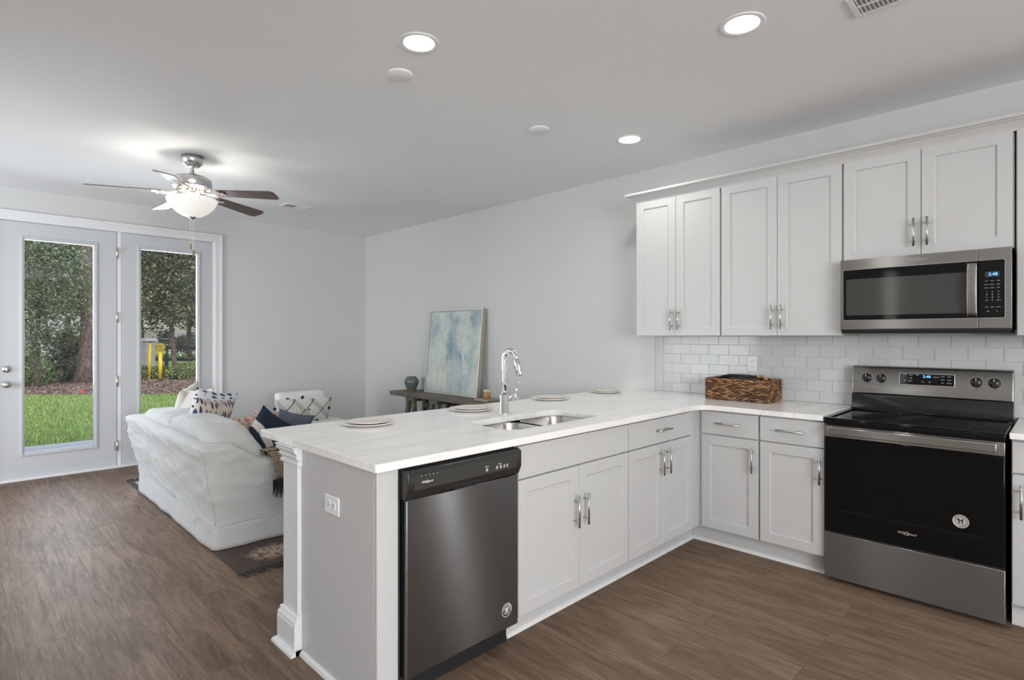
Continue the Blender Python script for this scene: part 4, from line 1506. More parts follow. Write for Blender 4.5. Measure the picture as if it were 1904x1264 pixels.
downlight(-0.728, 2.186, 'small lit recessed ceiling light near the corner of the wall cabinets')
downlight(-3.75, -0.6, 'lit recessed ceiling light above the room behind the camera')
downlight(-1.6, -1.6, 'lit recessed ceiling light behind the camera beyond the range')
for (x, y, label) in ((-2.43, 2.501, 'round white ceiling cover plate beside the left recessed light'), (-1.324, 2.507, 'small round white ceiling cover plate between the recessed lights')):
    t = thing('ceiling_cover_plate', label, 'cover plate', (x, y, ZC), group='round ceiling cover plates')
    bm = bmesh.new()
    r_ = 0.068
    lathe(bm, [(r_, ZC - 0.0005), (r_, ZC - 0.006), (r_ - 0.004, ZC - 0.010), (0.0, ZC - 0.012)], (x, y, 0), 40)
    obj('cover', bm, M['ceiling'], t)
def vent(name, label, x0, x1, y0, y1, axis, split=None, n=16):
    t = thing(name, label, 'vent', ((x0 + x1) / 2, (y0 + y1) / 2, ZC))
    bm = bmesh.new()
    w = 0.022
    z0, z1 = ZC - 0.008, ZC - 0.0005
    bx(bm, x0, x1, y0, y0 + w, z0, z1); bx(bm, x0, x1, y1 - w, y1, z0, z1)
    bx(bm, x0, x0 + w, y0 + w, y1 - w, z0, z1); bx(bm, x1 - w, x1, y0 + w, y1 - w, z0, z1)
    obj('frame', bm, M['white'], t, bevel=0.002)
    obj('duct_opening', box(x0 + w, x1 - w, y0 + w, y1 - w, ZC - 0.0020, ZC - 0.0008), M['cabin'], t)
    bm = bmesh.new()
    for i in range(n):
        if axis == 0:
            c = x0 + w + (x1 - x0 - 2 * w) * (i + 0.5) / n
            tilt = 28 if (split and i >= n / 2) else -35
            G = Matrix.Translation((c, 0, ZC - 0.006)) @ Matrix.Rotation(R(tilt), 4, 'Y')
            bx(bm, -0.0045, 0.0045, y0 + w, y1 - w, -0.0005, 0.0005, mtx=G)
        else:
            c = y0 + w + (y1 - y0 - 2 * w) * (i + 0.5) / n
            G = Matrix.Translation((0, c, ZC - 0.006)) @ Matrix.Rotation(R(35), 4, 'X')
            bx(bm, x0 + w, x1 - w, -0.0045, 0.0045, -0.0005, 0.0005, mtx=G)
    obj('slats', bm, M['white'], t)
    bm = bmesh.new()
    bx(bm, (x0 + x1) / 2 - 0.004, (x0 + x1) / 2 + 0.004, y0 + w, y1 - w, ZC - 0.009, ZC - 0.002)
    obj('centre_bar', bm, M['white'], t)
vent('ceiling_vent', 'white ceiling vent with slats beyond the fan, near the back corner', -1.655, -1.375, 5.745, 5.925, 0, True, 18)
vent('ceiling_vent', 'white slatted ceiling vent cut off by the top of the frame', -1.500, -1.325, 0.20, 0.650, 1, None, 26)

# ------------------------------------------------------------------ ceiling fan
fx, fy = -2.800, 4.785
t = thing('ceiling_fan', 'brushed nickel ceiling fan with five dark blades and a lit bowl', 'ceiling fan', (fx, fy, ZC))
bm = bmesh.new()
lathe(bm, [(0.0, ZC - 0.001), (0.077, ZC - 0.001), (0.078, ZC - 0.030), (0.072, ZC - 0.055), (0.050, ZC - 0.078), (0.024, ZC - 0.086), (0.0, ZC - 0.086)], (fx, fy, 0), 40)
obj('canopy', bm, M['nickel'], t)
bm = bmesh.new()
lathe(bm, [(0.013, ZC - 0.08), (0.013, 2.625), (0.024, 2.618), (0.024, 2.598), (0.018, 2.592)], (fx, fy, 0), 24)
obj('downrod', bm, M['nickel'], t)
bm = bmesh.new()
lathe(bm, [(0.018, 2.598), (0.055, 2.596), (0.110, 2.588), (0.134, 2.574), (0.137, 2.566), (0.137, 2.512), (0.132, 2.505), (0.120, 2.498)], (fx, fy, 0), 48)
mo = obj('motor_housing', bm, M['nickel'], t)
bm = bmesh.new()
lathe(bm, [(0.130, 2.506), (0.118, 2.486), (0.080, 2.474), (0.0, 2.474)], (fx, fy, 0), 48)
vr = obj('vented_cover', bm, mat('pale_nickel', (0.75, 0.73, 0.69), 0.3, 0.8), mo)
bm = bmesh.new()
for k in range(24):
    a = 2 * PI * k / 24
    G = Matrix.Translation((fx, fy, 0)) @ Matrix.Rotation(a, 4, 'Z') @ Matrix.Translation((0.101, 0, 2.479)) @ Matrix.Rotation(R(-18), 4, 'Y')
    bx(bm, -0.014, 0.014, -0.004, 0.004, -0.0012, 0.0012, mtx=G)
obj('vent_slots', bm, M['black'], mo)
for k in range(5):
    a = R(24 + 72 * k)
    T = Matrix.Translation((fx, fy, 0)) @ Matrix.Rotation(a, 4, 'Z')
    bm = bmesh.new()
    pts = []
    r0, r1 = 0.205, 0.670
    zt = lambda r_: 2.462 - (r_ - 0.205) * 0.055
    out = []
    for i in range(9):
        f = i / 8
        r_ = r0 + (r1 - r0 - 0.03) * f
        out.append((r_, 0.050 + 0.018 * f))
    tip = [(r1 - 0.012, 0.060), (r1, 0.040)]
    up = out + tip
    outline = [(r_, w_) for r_, w_ in up] + [(r_, -w_) for r_, w_ in reversed(up)]
    pitch = Matrix.Rotation(R(-12), 4, 'X')
    va, vb = [], []
    for r_, w_ in outline:
        p = Vector((0, w_, 0))
        p = pitch @ p
        va.append(bm.verts.new(T @ Vector((r_, p.y, zt(r_) + p.z - 0.003))))
        vb.append(bm.verts.new(T @ Vector((r_, p.y, zt(r_) + p.z + 0.003))))
    bm.faces.new(va); bm.faces.new(vb)
    for i in range(len(va)):
        j = (i + 1) % len(va)
        bm.faces.new((va[i], va[j], vb[j], vb[i]))
    bl = obj('blade', bm, M['blade'], t)
    bm = bmesh.new()
    c1 = [Vector((0.100, 0.006, 2.470)), Vector((0.150, 0.012, 2.448)), Vector((0.190, 0.022, 2.446)), Vector((0.235, 0.030, 2.449))]
    for s in (1, -1):
        tube(bm, [T @ Vector((p.x, p.y * s, p.z + (0.006 if s > 0 and p.x > 0.2 else 0))) for p in c1], [0.009, 0.008, 0.008, 0.011], 8)
    bx(bm, 0.215, 0.265, -0.034, 0.034, 2.4485, 2.4545, mtx=T)
    obj('blade_iron', bm, mat('blade_iron_nickel', (0.78, 0.76, 0.72), 0.3, 0.6) if k == 0 else bpy.data.materials['blade_iron_nickel'], t)
bm = bmesh.new()
lathe(bm, [(0.0, 2.474), (0.064, 2.474), (0.064, 2.428), (0.070, 2.420), (0.088, 2.416), (0.088, 2.412), (0.0, 2.412)], (fx, fy, 0), 40)
obj('light_fitter', bm, M['nickel'], t)
bm = bmesh.new()
prof = [(0.176, 2.418), (0.178, 2.410), (0.170, 2.390), (0.148, 2.354), (0.112, 2.318), (0.070, 2.292), (0.028, 2.281), (0.0, 2.280)]
inn = [(0.0, 2.284), (0.068, 2.296), (0.110, 2.322), (0.145, 2.357), (0.166, 2.390), (0.173, 2.410), (0.172, 2.418), (0.176, 2.418)]
lathe(bm, prof + inn[0:], (fx, fy, 0), 48)
obj('glass_bowl', bm, M['bowl'], t)
bm = bmesh.new()
lathe(bm, [(0.0, 2.286), (0.030, 2.284), (0.030, 2.276), (0.014, 2.271), (0.012, 2.262), (0.0, 2.258)], (fx, fy, 0), 24)
obj('finial', bm, M['nickel'], t)
for (dx_, dy_, zb) in ((-0.012, -0.006, 2.075), (0.012, 0.010, 2.030)):
    bm = bmesh.new()
    z = 2.268
    while z > zb:
        bmesh.ops.create_icosphere(bm, subdivisions=1, radius=0.0022, matrix=Matrix.Translation((fx + dx_, fy + dy_, z)))
        z -= 0.0055
    ch = obj('pull_chain', bm, M['nickel'], t)
    bm = bmesh.new()
    lathe(bm, [(0.0, 0.0), (0.004, -0.002), (0.008, -0.018), (0.0085, -0.034), (0.006, -0.046), (0.0, -0.048)], (fx + dx_, fy + dy_, zb), 16)
    obj('fob', bm, M['fob'], ch)
# its bulbs: light spills up past the bowl rim and down through the frosted glass
for k in range(3):
    a = R(90 + 120 * k)
    pl_ = bpy.data.lights.new('fan_bulb', 'POINT')
    pl_.energy = 3.6
    pl_.color = (1.0, 0.93, 0.82)
    pl_.shadow_soft_size = 0.03
    o = bpy.data.objects.new('fan_bulb', pl_)
    o.location = (fx + 0.10 * math.cos(a), fy + 0.10 * math.sin(a), 2.375)
    COL.objects.link(o)

# ------------------------------------------------------------------ soft furnishings helpers
def softbox(bm, x0, x1, y0, y1, z0, z1, r, n=(10, 10, 10), f=None):
    """rounded, subdivided box; f moves every vertex"""
    cx, cy, cz = (x0 + x1) / 2, (y0 + y1) / 2, (z0 + z1) / 2
    hx, hy, hz = (x1 - x0) / 2, (y1 - y0) / 2, (z1 - z0) / 2
    cache = {}
    def V(i, j, k):
        key = (i, j, k)
        if key in cache:
            return cache[key]
        def g(t, n_, h):
            # cluster samples near the edges so that the rounding is smooth
            s = 2 * t / n_ - 1
            return h * math.sin(s * PI / 2) * 0.35 + h * s * 0.65
        p = Vector((g(i, n[0], hx), g(j, n[1], hy), g(k, n[2], hz)))
        q = Vector((max(-hx + r, min(hx - r, p.x)), max(-hy + r, min(hy - r, p.y)), max(-hz + r, min(hz - r, p.z))))
        d = p - q
        if d.length > 1e-6:
            p = q + d.normalized() * r
        p += Vector((cx, cy, cz))
        if f:
            p = f(p)
        cache[key] = bm.verts.new(p)
        return cache[key]
    nx, ny, nz = n
    def quad(a, b, c, d):
        try:
            bm.faces.new((a, b, c, d)).smooth = True
        except ValueError:
            pass
    for i in range(nx):
        for j in range(ny):
            for k in (0, nz):
                quad(V(i, j, k), V(i + 1, j, k), V(i + 1, j + 1, k), V(i, j + 1, k))
    for i in range(nx):
        for k in range(nz):
            for j in (0, ny):
                quad(V(i, j, k), V(i + 1, j, k), V(i + 1, j, k + 1), V(i, j, k + 1))
    for j in range(ny):
        for k in range(nz):
            for i in (0, nx):
                quad(V(i, j, k), V(i, j + 1, k), V(i, j + 1, k + 1), V(i, j, k + 1))

def smoothstep(a, b, x):
    t_ = max(0, min(1, (x - a) / (b - a)))
    return t_ * t_ * (3 - 2 * t_)

def pillow(name, label, c, w, h, th, yaw, lean, roll, m, cat='pillow', slump=0.0, group=None, ears=0.10, world_parent=None, n=26, seed=0):
    """a stuffed square: face normal along local +Y, w across X, h up Z"""
    bm = bmesh.new()
    uvl = bm.loops.layers.uv.new('UVMap')
    g = {}
    for s in (0, 1):
        for i in range(n + 1):
            for j in range(n + 1):
                u, v = 2 * i / n - 1, 2 * j / n - 1
                edge = max(abs(u), abs(v)) > 0.9999
                if edge and s == 1:
                    g[(s, i, j)] = g[(0, i, j)]
                    continue
                x = u * w / 2 * (1 - ears * (1 - abs(v) ** 2.2))
                z = v * h / 2 * (1 - ears * (1 - abs(u) ** 2.2))
                tk = th / 2 * (max(0, 1 - abs(u) ** 2.6) ** 0.55) * (max(0, 1 - abs(v) ** 2.6) ** 0.55)
                nz = noise.noise(Vector((u * 2.2 + seed, v * 2.2, s * 5.0 + seed)))
                nw = noise.noise(Vector((u * 7 + seed, v * 3.0, s * 3.0)))
                tk *= 1 + 0.14 * nz + 0.07 * nw
                y = tk if s else -tk
                if slump:
                    z -= slump * h * (u * u) * 0.5
                    y += slump * 0.1 * nz
                g[(s, i, j)] = bm.verts.new((x, y, z))
    for s in (0, 1):
        for i in range(n):
            for j in range(n):
                q = [(i, j), (i + 1, j), (i + 1, j + 1), (i, j + 1)]
                if s == 0:
                    q.reverse()
                f = bm.faces.new([g[(s, a, b)] for a, b in q])
                f.smooth = True
                for lp, (a, b) in zip(f.loops, q):
                    lp[uvl].uv = (a / n, b / n)
    rot = Matrix.Rotation(R(yaw), 4, 'Z') @ Matrix.Rotation(R(lean), 4, 'X') @ Matrix.Rotation(R(roll), 4, 'Y')
    if world_parent is not None:
        bm.transform(Matrix.Translation(c) @ rot)
        return obj(name, bm, m, world_parent)
    o = obj(name, bm, m)
    o.matrix_world = Matrix.Translation(c) @ rot
    props(o, label, cat, group)
    return o

# ------------------------------------------------------------------ sofa (faces the right wall, back toward the left)
t = thing('slipcovered_sofa', 'white slipcovered sofa with rounded back, standing on the brown rug', 'sofa', (-2.45, 4.78, 0.012))
SXb, SYn, SYf = -2.950, 3.775, 5.790
def wr(p, amp=0.016):
    a = noise.noise(Vector((p.x * 2.4, (p.y + p.z * 0.8) * 2.0, p.z * 4.0)))
    b = noise.noise(Vector((p.x * 4.5, p.y * 2.2 + p.z * 3.5, p.z * 9.0 - p.y * 2.0 + 3.1)))
    c = noise.noise(Vector((p.x * 5 + 9, p.y * 3.0 - p.z * 6, p.z * 13.0 + p.x * 5)))
    return a * amp * 0.55 - (1 - abs(b)) ** 7 * amp * 0.55 - (1 - abs(c)) ** 9 * amp * 0.35
def flare(p):
    k = max(0.0, (p.z - 0.16) / 0.52)
    back = 1 - smoothstep(SXb, SXb + 0.30, p.x)
    near = 1 - smoothstep(SYn, SYn + 0.30, p.y)
    far = smoothstep(SYf - 0.3, SYf, p.y)
    q = p.copy()
    q.x -= 0.105 * (k ** 1.15) * back
    q.y -= 0.020 * k * near
    q.y += 0.045 * k * far
    # gentle sag of the top edge between the corners
    mid = 1 - abs((p.y - (SYn + SYf) / 2) / ((SYf - SYn) / 2))
    if back > 0.05 and p.z > 0.5:
        q.z += 0.012 * math.sin(PI * mid) * back
    # cloth folds, strongest across the outside
    w_ = wr(p)
    vv = (p.y - 4.78) / 1.0
    sag = 0.007 * math.sin(p.z * 26 - 3.2 * vv * vv + 1.3) * k * back * (1 - 0.6 * vv * vv)
    q.x += (w_ + sag) * (0.4 + back)
    q.y += w_ * (near - far)
    return q
def armtop(p):
    x = p.x
    drop = smoothstep(-2.82, -2.64, x) * 0.125 + smoothstep(-2.6, -2.05, x) * 0.02
    q = p.copy()
    k = smoothstep(0.25, 0.66, p.z)
    q.z -= drop * k
    return flare(q)
bm = bmesh.new()
softbox(bm, SXb, SXb + 0.19, SYn, SYf, 0.075, 0.672, 0.050, (8, 90, 34), flare)
softbox(bm, SXb + 0.004, -2.02, SYn, SYn + 0.20, 0.075, 0.670, 0.050, (50, 10, 30), armtop)
softbox(bm, SXb + 0.004, -2.02, SYf - 0.20, SYf, 0.075, 0.670, 0.050, (40, 8, 24), armtop)
softbox(bm, SXb + 0.15, -2.04, SYn + 0.1, SYf - 0.1, 0.155, 0.30, 0.03, (10, 10, 4))
obj('slipcover', bm, M['sofa'], t)
# skirt around the base
bm = bmesh.new()
n_ = 150
loop = []
cor = 0.045
def rectloop(x0, x1, y0, y1, r, n):
    pts = rrect(x0, x1, y0, y1, r, 6)
    # resample evenly
    P_ = pts + [pts[0]]
    d = [0]
    for a, b in zip(P_[:-1], P_[1:]):
        d.append(d[-1] + math.dist(a, b))
    res = []
    for i in range(n):
        s = d[-1] * i / n
        j = max(k for k in range(len(d)) if d[k] <= s)
        j = min(j, len(P_) - 2)
        f = (s - d[j]) / max(1e-9, d[j + 1] - d[j])
        res.append((P_[j][0] + (P_[j + 1][0] - P_[j][0]) * f, P_[j][1] + (P_[j + 1][1] - P_[j][1]) * f))
    return res
ns = 360
lp = rectloop(SXb, -2.02, SYn, SYf, cor, ns)
rows = []
for r_ in range(7):
    f = r_ / 6
    z = 0.165 - 0.153 * f
    row = []
    for i, (x, y) in enumerate(lp):
        a = lp[i - 1]; b = lp[(i + 1) % ns]
        tx, ty = b[0] - a[0], b[1] - a[1]
        l_ = math.hypot(tx, ty) or 1
        nx, ny = ty / l_, -tx / l_
        nn = noise.noise(Vector((x * 4, y * 4, f * 0.6)))
        o_ = 0.003 + 0.010 * f + 0.010 * f * nn + 0.003 * math.sin(x * 23 + y * 19) * f
        row.append(bm.verts.new((x + nx * o_, y + ny * o_, z)))
    rows.append(row)
for a, b in zip(rows[:-1], rows[1:]):
    for i in range(ns):
        bm.faces.new((a[i], a[(i + 1) % ns], b[(i + 1) % ns], b[i])).smooth = True
sk = obj('skirt', bm, M['sofa'], t)
m_ = sk.modifiers.new('thickness', 'SOLIDIFY'); m_.thickness = 0.004
bm = bmesh.new()
lp2 = rectloop(SXb - 0.004, -2.016, SYn - 0.004, SYf + 0.004, cor, 120)
tube(bm, [(x, y, 0.167) for x, y in lp2 + [lp2[0]]], 0.0045, 8)
# corner seams climbing the flared back
for (yy, s) in ((SYn, 1), (SYf, -1)):
    pts = []
    for i in range(13):
        z = 0.165 + 0.50 * i / 12
        p = flare(Vector((SXb + 0.014, yy + 0.014 * s, z)))
        pts.append((p.x - 0.001, p.y - 0.001 * s, p.z))
    tube(bm, pts, 0.0035, 6)
obj('piping', bm, M['sofa'], t)
# seat and back cushions
bm = bmesh.new()
softbox(bm, SXb + 0.22, -2.00, SYn + 0.205, 4.778, 0.29, 0.455, 0.05, (14, 14, 6), lambda p: p + Vector((0, 0, wr(p, 0.008))))
obj('seat_cushion', bm, M['sofa'], t)
bm = bmesh.new()
softbox(bm, SXb + 0.22, -2.00, 4.786, SYf - 0.205, 0.29, 0.455, 0.05, (14, 14, 6), lambda p: p + Vector((0, 0, wr(p, 0.008))))
obj('seat_cushion', bm, M['sofa'], t)
def backcush(y0, y1, ztop, seed, droop):
    bm = bmesh.new()
    def f(p):
        v = (p.y - (y0 + y1) / 2) / ((y1 - y0) / 2)
        q = p.copy()
        k = smoothstep(0.5, ztop, p.z)
        q.z -= 0.035 * k * abs(v) ** 2.4 + droop(v) * k
        q.z += 0.014 * noise.noise(Vector((p.y * 4 + seed, p.x * 3, 1.0))) * k
        q.x += 0.05 * (1 - v * v) * (1 if p.x > SXb + 0.3 else -0.3) * (1 - abs((p.z - 0.6) / 0.3)) 
        q.x -= 0.085 * k
        cr = math.sin(p.y * 58 + p.x * 34 + seed + 3 * noise.noise(p * 3)) * 0.004
        q.z += cr * k
        q.x += wr(p * 1.3 + Vector((seed, 0, 0)), 0.016)
        return q
    softbox(bm, SXb + 0.07, SXb + 0.37, y0, y1, 0.44, ztop, 0.085, (12, 44, 18), f)
    obj('back_cushion', bm, M['sofa'], t)
backcush(3.87, 4.80, 0.797, 0.0, lambda v: 0.022 * (1 - v))
backcush(4.81, 5.62, 0.755, 4.0, lambda v: 0.0)

# scatter pillows
pillow('throw_pillow', 'cream linen pillow nearest the door glass at the far end of the sofa', (-2.655, 5.255, 0.670), 0.52, 0.50, 0.16, 100, 10, 4, M['cream'], seed=1, group='scatter pillows on the sofa')
pillow('throw_pillow', 'cream pillow with pointed top behind the navy patterned pillows', (-2.63, 5.58, 0.680), 0.52, 0.50, 0.15, 60, 8, -6, M['cream'], seed=2, group='scatter pillows on the sofa')
pillow('throw_pillow', 'tan pillow with dark navy dashes leaning on the back cushions', (-2.660, 4.850, 0.660), 0.50, 0.42, 0.15, 38, 14, 8, M['ikat_tan'], seed=3, group='scatter pillows on the sofa')
pillow('throw_pillow', 'white pillow with thin navy stripes and a tall peak behind the tan one', (-2.600, 5.030, 0.690), 0.46, 0.46, 0.14, 28, 10, 12, M['ikat_white'], seed=4, group='scatter pillows on the sofa')
pillow('throw_pillow', 'flat cream pillow with rust flecks in the middle of the sofa', (-2.33, 4.88, 0.535), 0.50, 0.40, 0.14, 20, 30, 0, M['ikat_rust'], seed=5, group='scatter pillows on the sofa')
pillow('throw_pillow', 'indigo pillow with a pale curved band on the near sofa arm', (-2.500, 4.10, 0.590), 0.42, 0.42, 0.15, 10, 12, 33, M['indigo'], seed=6, group='scatter pillows on the sofa')
pillow('throw_pillow', 'rust pillow whose tip shows between the indigo and slate pillows', (-2.30, 4.48, 0.570), 0.44, 0.40, 0.12, 10, 12, 10, M['ikat_rust'], seed=7, group='scatter pillows on the sofa')
pillow('throw_pillow', 'slate grey and taupe pillow at the front end of the near arm', (-2.30, 4.17, 0.620), 0.27, 0.36, 0.12, -15, 14, 16, M['slate'], seed=8, group='scatter pillows on the sofa')

# throw hanging over the near arm
bm = bmesh.new()
path = [(4.10, 0.475), (4.03, 0.50), (3.995, 0.548), (3.95, 0.572), (3.87, 0.578), (3.79, 0.572), (3.735, 0.550), (3.716, 0.50), (3.712, 0.45), (3.708, 0.40)]
nu = 30
rows = []
for i, (y, z) in enumerate(path):
    row = []
    for k in range(nu + 1):
        x = -2.655 + 0.013 * i * 0.6 + 0.44 * k / nu
        d = 0.006 * math.sin(k * 0.9 + i * 0.3) + 0.004 * noise.noise(Vector((x * 9, y * 5, z * 5)))
        hang = i >= 6
        row.append(bm.verts.new((x, y - (abs(d) if hang else 0), z + (abs(d) if not hang else 0) + 0.006)))
    rows.append(row)
for a, b in zip(rows[:-1], rows[1:]):
    for k in range(nu):
        bm.faces.new((a[k], a[k + 1], b[k + 1], b[k])).smooth = True
t = thing('throw_blanket', 'tan and black woven throw with black fringe hanging over the near sofa arm', 'blanket', (-2.43, 3.85, 0.56))
th_ = obj('cloth', bm, M['throw'], t)
m_ = th_.modifiers.new('thickness', 'SOLIDIFY'); m_.thickness = 0.006
bm = bmesh.new()
for k in range(64):
    x = -2.612 + 0.44 * k / 63
    y = 3.704 - random.uniform(0, 0.008)
    l_ = random.uniform(0.085, 0.125)
    tube(bm, [(x, y, 0.412), (x + random.uniform(-.005, .005), y - 0.003, 0.40 - l_ / 2), (x + random.uniform(-.012, .012), y + random.uniform(-.006, .004), 0.405 - l_)], [0.0045, 0.0035, 0.0018], 5)
obj('fringe', bm, M['fringe'], t)

# rug
t = thing('kilim_rug', 'dark brown flatweave rug with pale worn motifs and fringed ends under the sofa', 'rug', (-2.0, 4.8, 0.0), R(0.8))
bm = bmesh.new()
rx0, rx1, ry0_, ry1_ = -2.958, -0.75, 3.340, 6.20
nn_ = 40
g_ = {}
for i in range(nn_ + 1):
    for j in range(nn_ + 1):
        x = rx0 + (rx1 - rx0) * i / nn_
        y = ry0_ + (ry1_ - ry0_) * j / nn_
        e_ = 0.010 * noise.noise(Vector((x * 3, y * 3, 0)))
        for s in (0, 1):
            g_[(s, i, j)] = bm.verts.new((x + (e_ if i in (0, nn_) else 0), y + (e_ if j in (0, nn_) else 0), 0.001 + 0.006 * s))
for i in range(nn_):
    for j in range(nn_):
        bm.faces.new([g_[(1, a, b)] for a, b in ((i, j), (i + 1, j), (i + 1, j + 1), (i, j + 1))])
for i in range(nn_):
    for (j) in (0, nn_):
        bm.faces.new([g_[q] for q in ((0, i, j), (0, i + 1, j), (1, i + 1, j), (1, i, j))])
        bm.faces.new([g_[q] for q in ((0, j, i), (0, j, i + 1), (1, j, i + 1), (1, j, i))])
obj('woven_field', bm, M['rug'], t, world=True)
bm = bmesh.new()
bx(bm, rx0 + 0.04, rx1 - 0.04, 5.86, 6.12, 0.0070, 0.0078)
obj('blue_border', bm, M['rugblue'], t)
bm = bmesh.new()
for k in range(150):
    x = rx0 + (rx1 - rx0) * k / 149
    for (y, s) in ((ry0_, -1), (ry1_, 1)):
        l_ = random.uniform(0.05, 0.085)
        j_ = random.uniform(-0.03, 0.03)
        tube(bm, [(x, y, 0.006), (x + j_ * 0.5, y + s * l_ * 0.5, 0.009), (x + j_, y + s * l_, 0.004)], [0.006, 0.0045, 0.0025], 5)
obj('fringe', bm, M['rugfringe'], t)

# ------------------------------------------------------------------ white slipper chair with lumbar pillow
t = thing('slipper_chair', 'white upholstered armless chair in the back corner', 'chair', (-1.26, 5.95, 0))
bm = bmesh.new()
def chb(p):
    q = p.copy()
    q.y += 0.10 * smoothstep(0.4, 0.8, p.z)
    return q
softbox(bm, -1.560, -0.985, 6.12, 6.25, 0.30, 0.725, 0.045, (16, 6, 12), chb)
obj('backrest', bm, M['chairw'], t)
bm = bmesh.new()
def chs(p):
    q = p.copy()
    # rounded front
    q.y += 0.10 * ((p.x + 1.2725) / 0.32) ** 2 * smoothstep(5.9, 5.45, p.y)
    return q
softbox(bm, -1.590, -0.955, 5.46, 6.16, 0.20, 0.425, 0.05, (20, 16, 6), chs)
obj('seat', bm, M['chairw'], t)
for (x, y) in ((-1.52, 5.60), (-1.02, 5.60), (-1.52, 6.16), (-1.02, 6.16)):
    bm = bmesh.new()
    cyl(bm, (x, y, 0.0), (x, y, 0.21), 0.014, 0.022, n=12)
    o = obj('leg', bm, M['greywood'], t)
def lumbar_mat():
    m = mat('white_lumbar_cloth_with_black_diamonds', (0.72, 0.71, 0.68), 0.95)
    v = coords(m, kind='UV')
    sp = N(m, 'ShaderNodeSeparateXYZ')
    L(m, v, sp.inputs[0])
    def lines(sgn, off, w, rep):
        a = math_(m, 'ADD', math_(m, 'MULTIPLY', sp.outputs['X'], 3.0 / 1.0), math_(m, 'MULTIPLY', sp.outputs['Y'], 1.45 * sgn))
        a = math_(m, 'ADD', a, off + 10)
        fr = math_(m, 'FRACT', a)
        d = math_(m, 'ABSOLUTE', math_(m, 'SUBTRACT', fr, 0.5))
        return math_(m, 'LESS_THAN', d, w)
    x = lines(-1, 0.0, 0.028, 1)
    for off in (-0.11, 0.0, 0.11):
        y = lines(1, 0.2 + off, 0.016, 1)
        x = math_(m, 'MAXIMUM', x, y)
    c = mix(m, x, (0.72, 0.71, 0.68), (0.015, 0.015, 0.016))
    L(m, c, B(m).inputs['Base Color'])
    return m
t = thing('lumbar_pillow', 'white lumbar pillow with black diamond lines and black pompoms on the white chair', 'pillow', (-1.37, 5.98, 0.37))
pm = pillow('cover', None, (-1.37, 5.975, 0.525), 0.64, 0.31, 0.15, 0, 14, 2, lumbar_mat(), ears=0.04, world_parent=t, seed=9)
for (u, v) in ((-0.315, 0.06), (-0.10, -0.02), (0.03, 0.03), (0.20, 0.07), (0.285, 0.02), (0.325, -0.12), (-0.30, -0.11), (0.0, 0.158), (-0.17, 0.150), (0.12, -0.10)):
    bm = bmesh.new()
    yy = 5.985 - 0.075 * max(0, (1 - abs(u / 0.33) ** 2.6)) ** 0.55 * max(0, (1 - abs(v / 0.165) ** 2.6)) ** 0.55 - 0.012
    bmesh.ops.create_icosphere(bm, subdivisions=2, radius=0.017, matrix=Matrix.Translation((-1.37 + u, yy - v * math.sin(R(14)) * -1.0, 0.525 + v)))
    for v_ in bm.verts:
        v_.co += Vector([random.uniform(-0.003, 0.003) for _ in range(3)])
    obj('pompom', bm, M['fringe'], t)

# ------------------------------------------------------------------ console table, painting, jar, candle
t = thing('console_table', 'long weathered grey wood console table on trestle legs against the right wall', 'table', (-0.19, 4.93, 0))
bm = bmesh.new()
bx(bm, -0.370, -0.200, 4.060, 5.800, 0.652, 0.702)
bx(bm, -0.198, -0.030, 4.060, 5.800, 0.652, 0.702)
obj('tabletop', bm, M['greywood'], t, bevel=0.003)
for yc in (5.42, 4.97, 4.32):
    # A-shaped trestle seen side-on, with an inner brace
    for (s) in (-1, 1):
        bm = bmesh.new()
        prism(bm, [(yc + s * 0.020, 0.64), (yc + s * 0.075, 0.64), (yc + s * 0.145, 0.0), (yc + s * 0.095, 0.0)], 0, -0.34, -0.30)
        prism(bm, [(yc + s * 0.020, 0.64), (yc + s * 0.075, 0.64), (yc + s * 0.145, 0.0), (yc + s * 0.095, 0.0)], 0, -0.10, -0.06)
        obj('leg', bm, M['greywood'], t, bevel=0.002)
    obj('trestle_rail', box(-0.345, -0.055, yc - 0.08, yc + 0.08, 0.605, 0.652), M['greywood'], t, bevel=0.002)
    obj('stretcher', box(-0.315, -0.085, yc - 0.10, yc + 0.10, 0.16, 0.195), M['greywood'], t, bevel=0.002)
bm = bmesh.new()
G = Matrix.Translation((-0.2, 5.31, 0.60)) @ Matrix.Rotation(R(38), 4, 'X')
bx(bm, -0.02, 0.02, -0.10, 0.05, -0.02, 0.02, mtx=G)
obj('brace', bm, M['greywood'], t)

# painting leans back against the wall
pz0, pz1 = 0.7035, 1.665
lean = math.atan2(0.095, 0.96)
t = thing('framed_painting', 'large blue and cream abstract painting in a thin frame leaning on the wall', 'painting', (-0.16, 4.92, pz0), rot=(0, lean, 0))
W_, H_, D_ = 0.930, 0.962, 0.048
def lb(*a):
    bm = bmesh.new(); bx(bm, *a); return bm
bm = bmesh.new()
bx(bm, 0, D_, -W_ / 2, -W_ / 2 + 0.018, 0, H_); bx(bm, 0, D_, W_ / 2 - 0.018, W_ / 2, 0, H_)
bx(bm, 0, D_, -W_ / 2 + 0.018, W_ / 2 - 0.018, 0, 0.018); bx(bm, 0, D_, -W_ / 2 + 0.018, W_ / 2 - 0.018, H_ - 0.018, H_)
obj('frame', bm, M['frame'], t, world=False)
bm = bmesh.new()
g = 0.009
bx(bm, -0.002, 0.001, -W_ / 2, -W_ / 2 + g, 0, H_); bx(bm, -0.002, 0.001, W_ / 2 - g, W_ / 2, 0, H_)
bx(bm, -0.002, 0.001, -W_ / 2 + g, W_ / 2 - g, 0, g); bx(bm, -0.002, 0.001, -W_ / 2 + g, W_ / 2 - g, H_ - g, H_)
obj('frame_lip', bm, M['frameedge'], t, world=False)
